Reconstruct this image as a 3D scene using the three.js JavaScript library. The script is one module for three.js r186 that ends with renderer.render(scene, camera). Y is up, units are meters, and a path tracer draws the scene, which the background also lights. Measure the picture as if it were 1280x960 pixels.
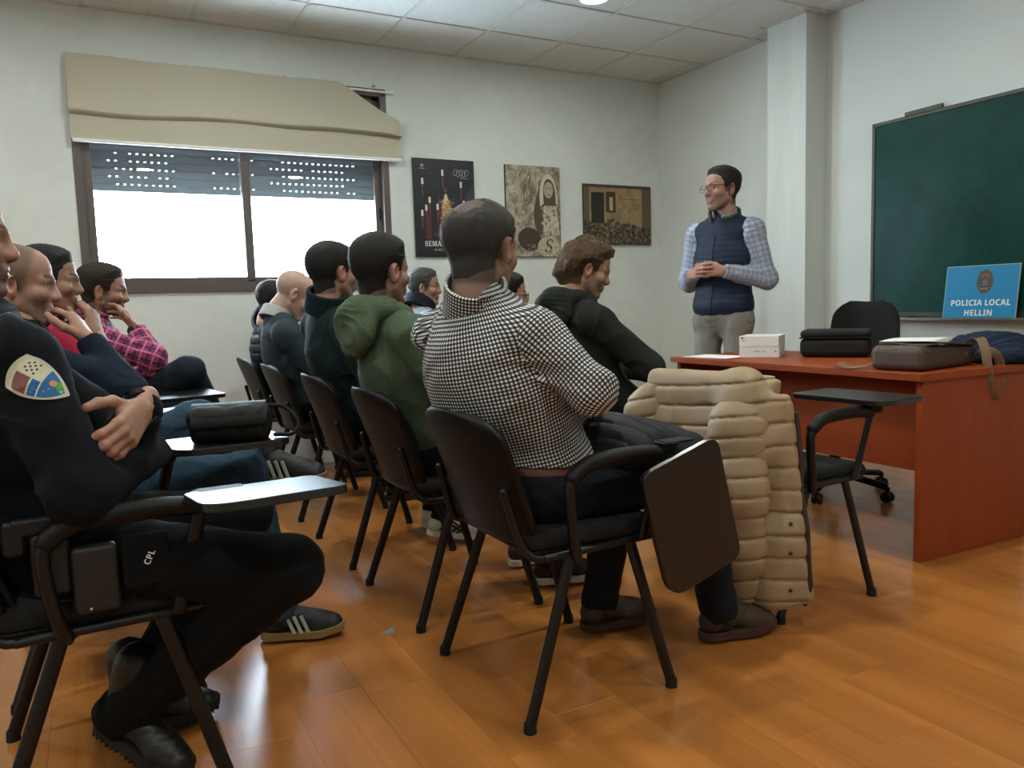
import * as THREE from 'three';
import { RoundedBoxGeometry } from 'three/addons/geometries/RoundedBoxGeometry.js';
import { mergeGeometries } from 'three/addons/utils/BufferGeometryUtils.js';
import { RectAreaLightUniformsLib } from 'three/addons/lights/RectAreaLightUniformsLib.js';

// ---------------------------------------------------------------- camera, sky, exposure
const V = (x, y, z) => new THREE.Vector3(x, y, z);
const scene = new THREE.Scene();
const camera = new THREE.PerspectiveCamera(52.13, 4 / 3, 0.05, 60);
camera.position.set(-4.336, 1.06, 5.428);
{
  const yaw = 0.4972, pitch = 0.0998, roll = -0.0317;
  const f = V(Math.sin(yaw) * Math.cos(pitch), -Math.sin(pitch), -Math.cos(yaw) * Math.cos(pitch));
  const r = V(Math.cos(yaw), 0, Math.sin(yaw));
  const u = r.clone().cross(f);
  camera.up.copy(r.clone().multiplyScalar(-Math.sin(roll)).addScaledVector(u, Math.cos(roll)));
  camera.lookAt(camera.position.clone().add(f));
}
scene.add(camera);
const SKY = new THREE.Color().setRGB(20, 25, 29.5);          // overcast sky, far brighter than the room
scene.background = SKY;
const renderer = new THREE.WebGLRenderer({ antialias: true });
renderer.toneMapping = THREE.LinearToneMapping;
renderer.toneMappingExposure = 1.3;
renderer.shadowMap.enabled = true;
RectAreaLightUniformsLib.init();
const LAMP_COLOR = new THREE.Color().setRGB(0.95, 1, 0.92), LAMP_POWER = 3.5;

// ---------------------------------------------------------------- helpers
const ROOM = { xr: 0.12, xl: -6.6, zn: 0, zs: 7.6, h: 2.89 };
function rng(seed) { let s = seed >>> 0; return () => { s = (s + 0x6D2B79F5) >>> 0; let t = Math.imul(s ^ (s >>> 15), 1 | s); t = (t + Math.imul(t ^ (t >>> 7), 61 | t)) ^ t; return ((t ^ (t >>> 14)) >>> 0) / 4294967296; }; }
const rand = rng(20240517);
const hash = new Float32Array(4096); { const r = rng(77); for (let i = 0; i < 4096; i++) hash[i] = r() * 2 - 1; }
const PERM = new Uint16Array(512); { const r = rng(5); for (let i = 0; i < 256; i++) PERM[i] = i; for (let i = 255; i > 0; i--) { const j = Math.floor(r() * (i + 1)); const t = PERM[i]; PERM[i] = PERM[j]; PERM[j] = t; } for (let i = 0; i < 256; i++) PERM[256 + i] = PERM[i]; }
const RND = new Float32Array(512); for (let i = 0; i < 512; i++) RND[i] = hash[(i & 255) * 16];
function noise(x, y, z) {                                         // smooth value noise, -1..1
  const xi = Math.floor(x), yi = Math.floor(y), zi = Math.floor(z);
  let fx = x - xi, fy = y - yi, fz = z - zi;
  fx = fx * fx * (3 - 2 * fx); fy = fy * fy * (3 - 2 * fy); fz = fz * fz * (3 - 2 * fz);
  const X = xi & 255, Y = yi & 255, Z = zi & 255, X1 = (X + 1) & 255, Y1 = (Y + 1) & 255, Z1 = (Z + 1) & 255;
  const A = PERM[X], B = PERM[X1], AA = PERM[A + Y], AB = PERM[A + Y1], BA = PERM[B + Y], BB = PERM[B + Y1];
  const a0 = RND[PERM[AA + Z]], b0 = RND[PERM[BA + Z]], c0 = RND[PERM[AB + Z]], d0 = RND[PERM[BB + Z]], a1 = RND[PERM[AA + Z1]], b1 = RND[PERM[BA + Z1]], c1 = RND[PERM[AB + Z1]], d1 = RND[PERM[BB + Z1]];
  const p = a0 + (b0 - a0) * fx, q = c0 + (d0 - c0) * fx, r = a1 + (b1 - a1) * fx, t = c1 + (d1 - c1) * fx, u = p + (q - p) * fy, v = r + (t - r) * fy;
  return u + (v - u) * fz;
}
const fbm = (x, y, z) => noise(x, y, z) * 0.6 + noise(x * 2.1 + 7, y * 2.1, z * 2.1) * 0.3 + noise(x * 4.3, y * 4.3 + 3, z * 4.3) * 0.15;
const clamp = (x, a = 0, b = 1) => Math.min(b, Math.max(a, x));
const smooth = (a, b, x) => { const t = clamp((x - a) / (b - a)); return t * t * (3 - 2 * t); };
const taken = new Map();
function numbered(n) { const k = taken.get(n) ?? 0; taken.set(n, k + 1); return k ? `${n}_${String(k).padStart(3, '0')}` : n; }
function shade(o) { o.castShadow = true; o.receiveShadow = true; return o; }
function obj(name, geo, mat, parent = scene) {
  const m = shade(new THREE.Mesh(geo, mat)); m.name = parent === scene ? numbered(name) : name; parent.add(m); return m;
}
function thing(name, label, category, [x, y, z] = [0, 0, 0], turn = 0, group) {
  const o = new THREE.Group(); o.name = numbered(name); o.position.set(x, y, z); o.rotation.y = turn;
  o.userData = { label, category }; if (group) o.userData.group = group; scene.add(o); return o;
}
function tag(o, label, category, group) { o.userData.label = label; o.userData.category = category; if (group) o.userData.group = group; return o; }
function struct(name, geo, mat) { const m = obj(name, geo, mat); m.userData.kind = 'structure'; return m; }
function box(w, h, d, x = 0, y = 0, z = 0) { const g = new THREE.BoxGeometry(w, h, d); g.translate(x, y, z); return g; }
function rbox(w, h, d, r, x = 0, y = 0, z = 0, seg = 3) { const g = new RoundedBoxGeometry(w, h, d, seg, Math.min(r, w / 2.01, h / 2.01, d / 2.01)); g.translate(x, y, z); return g; }
function merge(list) { return mergeGeometries(list.map((g) => { const n = g.index ? g.toNonIndexed() : g; for (const k of Object.keys(n.attributes)) if (!['position', 'normal', 'uv'].includes(k)) n.deleteAttribute(k); return n; })); }
function tube(points, r, seg = 40, rs = 10, closed = false, tension = 0.5) {
  const c = new THREE.CatmullRomCurve3(points.map((p) => V(...p)), closed, 'catmullrom', tension);
  const g = new THREE.TubeGeometry(c, seg, r, rs, closed);
  if (closed) return g;
  const caps = [0, 1].map((t) => { const s = new THREE.SphereGeometry(r, rs, 6); const p = c.getPoint(t); s.translate(p.x, p.y, p.z); return s; });
  return merge([g, ...caps]);
}
function bar(a, b, w, d = w, r = 0.004) {                          // rounded bar from a to b
  const A = V(...a), B = V(...b), L = A.distanceTo(B);
  const g = rbox(w, L, d, r, 0, 0, 0, 2); const q = new THREE.Quaternion().setFromUnitVectors(V(0, 1, 0), B.clone().sub(A).normalize());
  g.applyQuaternion(q); g.translate((a[0] + b[0]) / 2, (a[1] + b[1]) / 2, (a[2] + b[2]) / 2); return g;
}
function oval(a, b, rx, rz, ref = [0, 0, 1], seg = 14) {           // oval steel tube from a to b, wide along ref
  const A = V(...a), B = V(...b), L = A.distanceTo(B), y = B.clone().sub(A).normalize();
  const z = V(...ref).addScaledVector(y, -V(...ref).dot(y)).normalize(), x = y.clone().cross(z);
  const g = new THREE.CylinderGeometry(1, 1, L, seg); g.scale(rx, 1, rz);
  g.applyMatrix4(new THREE.Matrix4().makeBasis(x, y, z)); g.translate((a[0] + b[0]) / 2, (a[1] + b[1]) / 2, (a[2] + b[2]) / 2); return g;
}
function dataTex(w, h, fn, { srgb = true, rx = 1, ry = 1 } = {}) {
  const d = new Uint8Array(w * h * 4);
  for (let j = 0; j < h; j++) for (let i = 0; i < w; i++) { const c = fn(i / w, j / h, i, j), k = (j * w + i) * 4; d[k] = clamp(c[0]) * 255; d[k + 1] = clamp(c[1]) * 255; d[k + 2] = clamp(c[2]) * 255; d[k + 3] = 255; }
  const t = new THREE.DataTexture(d, w, h); t.wrapS = t.wrapT = THREE.RepeatWrapping; t.magFilter = THREE.LinearFilter; t.minFilter = THREE.LinearMipmapLinearFilter; t.generateMipmaps = true;
  if (srgb) t.colorSpace = THREE.SRGBColorSpace; t.repeat.set(rx, ry); t.needsUpdate = true; return t;
}
function canvasTex(w, h, draw) {
  const c = document.createElement('canvas'); c.width = w; c.height = h; const g = c.getContext('2d'); draw(g, w, h);
  const t = new THREE.CanvasTexture(c); t.colorSpace = THREE.SRGBColorSpace; t.magFilter = THREE.LinearFilter; return t;
}
// noise that tiles on a unit square, so that textures repeat without a seam
function tnoise(u, v, fx, fy, s = 0) { const a = u * 2 * Math.PI, b = v * 2 * Math.PI, rx = fx / 6.2832, ry = fy / 6.2832; return noise(Math.cos(a) * rx + s * 3.7 + 50, Math.sin(a) * rx + Math.cos(b) * ry * 0.99 + 50, Math.sin(b) * ry + 50 + s); }
const hex = (s) => new THREE.Color(s);
const std = (o) => new THREE.MeshStandardMaterial(o);
const phy = (o) => new THREE.MeshPhysicalMaterial(o);

// ---------------------------------------------------------------- materials
const T = {};
T.plaster = dataTex(256, 256, (u, v) => { const n = 0.965 + 0.02 * tnoise(u, v, 8, 8) + 0.012 * tnoise(u, v, 40, 40, 1); return [n, n, n * 0.995]; }, { rx: 0.5, ry: 0.5 });
T.plasterBump = dataTex(256, 256, (u, v) => { const n = 0.5 + 0.3 * tnoise(u, v, 60, 60) + 0.2 * tnoise(u, v, 120, 120, 2); return [n, n, n]; }, { srgb: false, rx: 1.6, ry: 1.6 });
T.weave = dataTex(128, 128, (u, v, i, j) => { const a = (i & 3) < 2, b = (j & 3) < 2; const n = 0.86 + (a !== b ? 0.08 : -0.05) + 0.06 * hash[(i * 131 + j * 17) & 4095]; return [n, n, n]; }, { rx: 12, ry: 12 });
T.weaveBump = dataTex(128, 128, (u, v, i, j) => { const a = (i & 3) < 2, b = (j & 3) < 2; const n = 0.5 + (a !== b ? 0.25 : -0.2) + 0.12 * hash[(i * 71 + j * 29) & 4095]; return [n, n, n]; }, { srgb: false, rx: 12, ry: 12 });
T.knit = dataTex(128, 128, (u, v, i, j) => { const r = Math.abs(((i % 8) - 4) / 4), w = ((j + Math.floor(r * 4)) % 6) / 6; const n = 0.8 + 0.16 * (1 - r) + 0.06 * w + 0.1 * hash[(i * 37 + j * 211) & 4095]; return [n, n, n]; }, { rx: 10, ry: 10 });
T.denim = dataTex(128, 128, (u, v, i, j) => { const d = ((i + j) % 4) < 2 ? 0.08 : -0.06; const n = 0.82 + d + 0.12 * hash[(i * 91 + j * 13) & 4095] + 0.08 * tnoise(u, v, 10, 10); return [n, n, n]; }, { rx: 9, ry: 9 });
T.leatherBump = dataTex(256, 256, (u, v) => { const n = 0.5 + 0.35 * Math.abs(tnoise(u, v, 70, 70)) + 0.2 * tnoise(u, v, 25, 25, 3); return [n, n, n]; }, { srgb: false, rx: 4, ry: 4 });
T.wood = dataTex(512, 512, (u, v) => {                               // grain runs along v
  const w = tnoise(u, v, 5, 2, 4) * 0.06;
  const g = tnoise(u + w, v, 90, 3, 1) * 0.5 + tnoise(u + w, v, 220, 6, 2) * 0.4;
  const b = tnoise(u + w * 2, v, 14, 2, 3);
  const n = 0.88 + 0.05 * g + 0.07 * b; return [n, n * (0.985 + 0.01 * b), n * (0.96 + 0.02 * b)];
});
T.cherry = dataTex(512, 512, (u, v) => { const g = tnoise(u, v, 150, 4, 1) * 0.5 + tnoise(u, v, 320, 9, 2) * 0.4, b = tnoise(u, v, 22, 3, 6); const n = 0.9 + 0.05 * g + 0.05 * b; return [n, n * 0.985, n * 0.97]; }, { rx: 1.1, ry: 1.1 });
T.tile = dataTex(256, 256, (u, v, i, j) => { const s = hash[(i * 57 + j * 131 + ((i * j) >> 3)) & 4095]; const n = 0.95 + 0.02 * tnoise(u, v, 30, 30) - (s > 0.93 ? 0.13 : 0); return [n, n, n * 0.99]; }, { rx: 1, ry: 1 });

const M = {};
M.wall = std({ color: new THREE.Color().setRGB(0.74, 0.79, 0.77), roughness: 0.85, map: T.plaster, bumpMap: T.plasterBump, bumpScale: 0.0006 });
M.ceilTile = std({ color: new THREE.Color().setRGB(0.76, 0.79, 0.77), roughness: 0.9, map: T.tile });
M.grid = std({ color: new THREE.Color().setRGB(0.62, 0.6, 0.56), roughness: 0.5 });
M.floorBed = std({ color: new THREE.Color().setRGB(0.05, 0.03, 0.02), roughness: 0.9 });
M.planks = [[0.56, 0.215, 0.05], [0.567, 0.218, 0.051], [0.555, 0.212, 0.049], [0.573, 0.221, 0.052], [0.559, 0.214, 0.05]].map((c) => phy({ color: new THREE.Color().setRGB(...c), roughness: 0.24, map: T.wood, specularIntensity: 1 }));
M.steel = phy({ color: hex('#0d0d0f'), specularIntensity: 0.6, roughness: 0.42, clearcoat: 0.2, clearcoatRoughness: 0.4 });
M.plastic = phy({ color: hex('#0e0e10'), specularIntensity: 0.55, roughness: 0.5, bumpMap: T.leatherBump, bumpScale: 0.0003 });
M.seatCloth = std({ color: hex('#131315'), roughness: 0.95, map: T.weave, bumpMap: T.weaveBump, bumpScale: 0.0006 });
M.tablet = phy({ color: hex('#141618'), roughness: 0.3, clearcoat: 0.15, clearcoatRoughness: 0.2 });
M.cherry = phy({ color: new THREE.Color().setRGB(0.37, 0.072, 0.016), specularIntensity: 0.4, roughness: 0.46, map: T.cherry });
M.alu = std({ color: new THREE.Color().setRGB(0.11, 0.092, 0.085), roughness: 0.45, metalness: 0.25 });
M.blind = std({ color: new THREE.Color().setRGB(0.66, 0.62, 0.48), roughness: 0.95, map: T.weave, bumpMap: T.weaveBump, bumpScale: 0.0005 });
M.white = std({ color: new THREE.Color().setRGB(0.82, 0.82, 0.8), roughness: 0.5 });
M.paper = std({ color: new THREE.Color().setRGB(0.86, 0.86, 0.84), roughness: 0.8 });
M.chrome = std({ color: hex('#b9bdc0'), roughness: 0.25, metalness: 1 });
M.shutter = std({ color: new THREE.Color().setRGB(0.10, 0.125, 0.135), roughness: 0.6 });
M.glass = phy({ color: 0xffffff, roughness: 0, transmission: 1, thickness: 0, ior: 1.5, side: THREE.DoubleSide });
M.black = std({ color: hex('#0c0d0f'), roughness: 0.8 });
// ---------------------------------------------------------------- the room
const WIN = { x0: -4.31, x1: -2.335, y0: 1.215, y1: 2.60 };
{
  const { xr, xl, zs, h } = ROOM;
  // floor: a bed and laminate boards running towards the window wall
  const floor = struct('floor', box(xr - xl + 0.6, 0.12, zs + 0.6, (xr + xl) / 2, -0.069, zs / 2), M.floorBed);
  const PW = 0.192, PL = 1.285, r = rng(3);
  const variants = [];
  for (let k = 0; k < 8; k++) {
    const w = PW - 0.0003, l = PL - 0.0003, hh = 0.008, c = 0.0004;
    const p = [], uv = [], n = [], u0 = k * 0.371, v0 = k * 0.533, q = (a, b, cc, d, nn) => { for (const t of [a, b, cc, a, cc, d]) { p.push(...t); n.push(...nn); uv.push(t[0] * 1.1 + u0, t[2] * 0.55 + v0); } };
    const X = w / 2, Z = l / 2, x = X - c, z = Z - c, y1 = 0, y0 = -c, yb = -hh;
    q([-x, y1, z], [x, y1, z], [x, y1, -z], [-x, y1, -z], [0, 1, 0]);
    q([x, y1, z], [X, y0, Z], [X, y0, -Z], [x, y1, -z], [0.7, 0.7, 0]); q([-X, y0, Z], [-x, y1, z], [-x, y1, -z], [-X, y0, -Z], [-0.7, 0.7, 0]);
    q([-X, y0, Z], [X, y0, Z], [x, y1, z], [-x, y1, z], [0, 0.7, 0.7]); q([-x, y1, -z], [x, y1, -z], [X, y0, -Z], [-X, y0, -Z], [0, 0.7, -0.7]);
    q([X, y0, Z], [X, yb, Z], [X, yb, -Z], [X, y0, -Z], [1, 0, 0]); q([-X, yb, Z], [-X, y0, Z], [-X, y0, -Z], [-X, yb, -Z], [-1, 0, 0]);
    const g = new THREE.BufferGeometry(); g.setAttribute('position', new THREE.Float32BufferAttribute(p, 3)); g.setAttribute('normal', new THREE.Float32BufferAttribute(n, 3)); g.setAttribute('uv', new THREE.Float32BufferAttribute(uv, 2)); variants.push(g);
  }
  const cols = Math.ceil((xr - xl) / PW);
  for (let i = 0; i < cols; i++) {
    const off = r() * PL;
    for (let z = -off; z < zs; z += PL) {
      const b = obj('plank', variants[Math.floor(r() * 8)], M.planks[Math.floor(r() * 5)], floor);
      b.position.set(xr - PW * (i + 0.5), 0, z + PL / 2);
    }
  }
  // walls
  const shape = new THREE.Shape([[xl - 0.3, -0.1], [xr + 0.3, -0.1], [xr + 0.3, h + 0.3], [xl - 0.3, h + 0.3]].map((p) => new THREE.Vector2(...p)));
  shape.holes.push(new THREE.Path([[WIN.x0, WIN.y0], [WIN.x0, WIN.y1], [WIN.x1, WIN.y1], [WIN.x1, WIN.y0]].map((p) => new THREE.Vector2(...p))));
  const wg = new THREE.ExtrudeGeometry(shape, { depth: 0.28, bevelEnabled: false }); wg.translate(0, 0, -0.28);
  struct('wall_window', wg, M.wall);
  struct('wall_board', box(0.3, h + 0.4, zs + 0.6, xr + 0.15, h / 2, zs / 2 + 0.0), M.wall);
  struct('wall_left', box(0.3, h + 0.4, zs + 0.6, xl - 0.15, h / 2, zs / 2), M.wall);
  struct('wall_rear', box(xr - xl + 0.6, h + 0.4, 0.3, (xr + xl) / 2, h / 2, zs + 0.15), M.wall);
  struct('pillar', box(0.25, h, 0.33, -0.07 + 0.125, h / 2, 1.557), M.wall);
  // suspended ceiling: slab, tee bars, tiles
  const ceiling = struct('ceiling', box(xr - xl + 0.6, 0.2, zs + 0.6, (xr + xl) / 2, h + 0.14, zs / 2), M.wall);
  const zl = [0]; for (let z = 0.575; z < zs; z += 0.603) zl.push(z); zl.push(zs);
  const xlns = [xr]; for (let x = 0; x > xl; x -= 0.6) xlns.push(x); xlns.push(xl);
  const geoCache = new Map();
  for (let i = 0; i + 1 < xlns.length; i++) for (let j = 0; j + 1 < zl.length; j++) {
    const w = xlns[i] - xlns[i + 1] - 0.02, d = zl[j + 1] - zl[j] - 0.02; if (w < 0.02 || d < 0.02) continue;
    const key = `${w.toFixed(3)} ${d.toFixed(3)}`;
    if (!geoCache.has(key)) geoCache.set(key, box(w, 0.014, d));
    obj('ceiling_tile', geoCache.get(key), M.ceilTile, ceiling).position.set((xlns[i] + xlns[i + 1]) / 2, h + 0.013 + (r() - 0.5) * 0.002, (zl[j] + zl[j + 1]) / 2);
  }
  for (const x of xlns.slice(1, -1)) obj('tee_bar', box(0.022, 0.012, zs, x, h + 0.006, zs / 2), M.grid, ceiling);
  for (const z of zl.slice(1, -1)) obj('tee_bar', box(xr - xl, 0.011, 0.022, (xl + xr) / 2, h + 0.0055, z), M.grid, ceiling);
  obj('wall_angle', box(xr - xl, 0.012, 0.02, (xl + xr) / 2, h + 0.006, 0.01), M.grid, ceiling);
  obj('wall_angle', box(0.02, 0.012, zs, xr - 0.01, h + 0.006, zs / 2), M.grid, ceiling);
  for (const [w, d, x, z] of [[0.24, 0.02, 0.0, 1.557 - 0.175], [0.24, 0.02, 0.0, 1.557 + 0.175], [0.02, 0.37, -0.08, 1.557]]) obj('wall_angle', box(w, 0.012, d, x, h + 0.004, z), M.grid, ceiling);
}
// ---- recessed ceiling lamps
const lampGlow = std({ color: 0x000000, emissive: new THREE.Color().setRGB(1, 0.9, 0.7), emissiveIntensity: 24 });
for (const [x, z, where] of [[-1.475, 1.35, 'over the standing speaker near the pillar'], [-3.52, 1.35, 'over the audience beside the window'], [-1.6, 3.4, 'over the desk front'], [-3.52, 3.4, 'over the middle seats'], [-3.52, 5.42, 'behind the audience, mirrored in the left window pane'], [-1.65, 5.39, 'behind the audience, mirrored in the right window pane'], [-5.4, 3.4, 'over the row end by the left wall'], [-5.4, 1.35, 'in the corner by the left wall and window'], [-5.4, 5.42, 'in the rear corner by the left wall']]) {
  const t = thing('ceiling_lamp', `round recessed ceiling lamp with warm glow ${where}`, 'lamp', [x, ROOM.h, z], 0, 'recessed ceiling lamps');
  const ring = new THREE.LatheGeometry([[0.075, 0.012], [0.078, -0.004], [0.088, -0.009], [0.1, -0.006], [0.103, 0.0], [0.1, 0.004]].map((p) => new THREE.Vector2(...p)), 36);
  obj('trim_ring', ring, M.white, t);
  const disc = new THREE.CylinderGeometry(0.076, 0.076, 0.004, 32); disc.translate(0, 0.0, 0); obj('diffuser', disc, lampGlow, t);
  const s = new THREE.RectAreaLight(LAMP_COLOR, LAMP_POWER / 0.0182, 0.135, 0.135); s.position.set(0, -0.012, 0); s.rotation.x = -Math.PI / 2; s.name = 'lamp_light'; t.add(s);
}
// ---- window: outer frame, two sliding sashes, panes
{
  const win = struct('window_1', merge([
    box(WIN.x1 - WIN.x0, 0.05, 0.1, (WIN.x0 + WIN.x1) / 2, WIN.y0 + 0.025, -0.045), box(WIN.x1 - WIN.x0, 0.05, 0.1, (WIN.x0 + WIN.x1) / 2, WIN.y1 - 0.025, -0.045),
    box(0.045, WIN.y1 - WIN.y0, 0.1, WIN.x0 + 0.0225, (WIN.y0 + WIN.y1) / 2, -0.045), box(0.045, WIN.y1 - WIN.y0, 0.1, WIN.x1 - 0.0225, (WIN.y0 + WIN.y1) / 2, -0.045),
    box(WIN.x1 - WIN.x0 + 0.02, 0.018, 0.03, (WIN.x0 + WIN.x1) / 2, WIN.y0 + 0.005, 0.006)]), M.alu);
  for (const [a, b, z] of [[WIN.x0 + 0.04, -3.295, -0.03], [-3.352, WIN.x1 - 0.04, -0.062]]) {
    const yb = WIN.y0 + 0.045, yt = WIN.y1 - 0.045, s = 0.055;
    const sash = obj('sash', merge([rbox(b - a, s * 0.8, 0.028, 0.003, (a + b) / 2, yb + s * 0.4, z), rbox(b - a, s * 0.8, 0.028, 0.003, (a + b) / 2, yt - s * 0.4, z), rbox(s, yt - yb, 0.028, 0.003, a + s / 2, (yb + yt) / 2, z), rbox(s, yt - yb, 0.028, 0.003, b - s / 2, (yb + yt) / 2, z)]), M.alu, win);
    obj('pane', box(b - a - 0.1, yt - yb - 0.08, 0.0002, (a + b) / 2, (yb + yt) / 2, z), M.glass, sash);
  }
  obj('latch', rbox(0.016, 0.09, 0.016, 0.005, -2.40, 1.74, -0.04), M.black, win);
  // rolling shutter let down over the upper half, outside the panes
  const sh = thing('roller_shutter', 'grey slatted roller shutter half lowered outside the window', 'shutter', [(WIN.x0 + WIN.x1) / 2, 1.848, -0.15]);
  const sw = WIN.x1 - WIN.x0 - 0.01, sl = 0.048;
  const plain = (() => { const pts = []; for (let k = 0; k <= 8; k++) { const a = k / 8; pts.push([0.008 * Math.sin(a * Math.PI), a * 0.042]); } const s2 = new THREE.Shape([...pts.map(([a, b]) => new THREE.Vector2(a, b)), new THREE.Vector2(-0.004, 0.042), new THREE.Vector2(-0.004, 0)]); const g = new THREE.ExtrudeGeometry(s2, { depth: sw, bevelEnabled: false }); g.rotateY(-Math.PI / 2); g.translate(sw / 2, 0, 0); g.rotateY(Math.PI); return g; })();
  const rr = rng(9);
  for (let k = 0; k < 15; k++) {
    obj('slat', plain, M.shutter, sh).position.set(0, k * sl, 0);
    // the joining strip between two slats, pierced with a row of light holes
    const s2 = new THREE.Shape([[-sw / 2, 0], [sw / 2, 0], [sw / 2, 0.0066], [-sw / 2, 0.0066]].map((p) => new THREE.Vector2(...p)));
    if (k < 5) for (let i = 0; i < 46; i++) { const x = -sw / 2 + 0.06 + i * 0.0412; const open = (k % 2 ? (i > 2 && i < 12) || (i > 26 && i < 40) : (i > 3 && i < 13) || (i > 17 && i < 25) || (i > 28 && i < 42)); if (!open || rr() < 0.08) continue; s2.holes.push(new THREE.Path([[x, 0.0012], [x, 0.0052], [x + 0.011, 0.0052], [x + 0.011, 0.0012]].map((p) => new THREE.Vector2(...p)))); }
    const g = new THREE.ExtrudeGeometry(s2, { depth: 0.001, bevelEnabled: false }); obj('pierced_strip', g, M.shutter, sh).position.set(0, k * sl + 0.0415, 0);
  }
}
// ---- roman blind with its right top corner torn off the rail
{
  const t = thing('roman_blind', 'cream roman blind over the window, one upper corner hanging loose', 'blind', [-3.28, 2.1, 0.0]);
  const X0 = -1.03, X1 = 1.025, topY = (x) => x < 0.61 ? 0.508 - 0.004 * Math.sin(x * 9) : 0.508 - (x - 0.61) * 0.54 - 0.03 * Math.sin(clamp((x - 0.61) / 0.41) * Math.PI) * 0.3;
  const sheet = (fy0, fy1, zf, nx = 90, ny = 26, th = 0.003) => {
    const p = [], idx = [], uv = []; const W = nx + 1, H = ny + 1;
    for (let side = 0; side < 2; side++) for (let j = 0; j <= ny; j++) for (let i = 0; i <= nx; i++) { const x = X0 + (X1 - X0) * i / nx, v = j / ny, y = fy0(x) + (fy1(x) - fy0(x)) * v; p.push(x, y, zf(x, y, v) - side * th); uv.push(x, y); }
    const q = (a, b, c, d) => idx.push(a, b, c, a, c, d), N = W * H;
    for (let j = 0; j < ny; j++) for (let i = 0; i < nx; i++) { const a = j * W + i; q(a, a + 1, a + W + 1, a + W); q(N + a + 1, N + a, N + a + W, N + a + W + 1); }
    for (let i = 0; i < nx; i++) { q(N + i, N + i + 1, i + 1, i); const a = ny * W + i; q(a, a + 1, N + a + 1, N + a); }
    for (let j = 0; j < ny; j++) { const a = j * W; q(a, a + W, N + a + W, N + a); const b = a + nx; q(N + b, N + b + W, b + W, b); }
    const g = new THREE.BufferGeometry(); g.setAttribute('position', new THREE.Float32BufferAttribute(p, 3)); g.setAttribute('uv', new THREE.Float32BufferAttribute(uv, 2)); g.setIndex(idx); g.computeVertexNormals(); return g;
  };
  const fold = (x) => 0.168 + 0.010 * Math.sin(x * 2.6 + 1) - 0.006 * Math.sin(x * 7) + 0.012 * smooth(0.6, 1.0, x);
  const bulge = (x, v) => 0.045 + 0.03 * Math.pow(1 - v, 2.2) + 0.006 * noise(x * 3, v * 2, 1) + 0.018 * smooth(0.55, 1, x) * (1 - v) + (x > 0.61 ? 0.02 * Math.sin((x - 0.61) * 16) * v * 0.3 : 0);
  obj('upper_fold', sheet((x) => fold(x) - 0.008 * smooth(0.93, 1.02, x), topY, (x, y, v) => bulge(x, v) - 0.04 * Math.pow(Math.max(0, 1 - v * 18), 2)), M.blind, t);
  obj('lower_fold', sheet(() => 0.022, (x) => fold(x) + 0.02, (x, y, v) => 0.046 + 0.004 * noise(x * 4, y * 9, 3) - 0.012 * Math.pow(v, 3)), M.blind, t);
  obj('bottom_bar', rbox(2.05, 0.022, 0.02, 0.008, -0.0, 0.012, 0.048), M.white, t);
  obj('head_rail', rbox(2.0, 0.012, 0.03, 0.004, 0.0, 0.478, 0.018), M.white, t);
  for (const x of [-0.955, -0.355, 0.245, 0.855]) obj('hook', merge([box(0.018, 0.006, 0.03, x, 0.513, 0.02), box(0.01, 0.014, 0.004, x - 0.008, 0.518, 0.034)]), M.grid, t);
}
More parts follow.
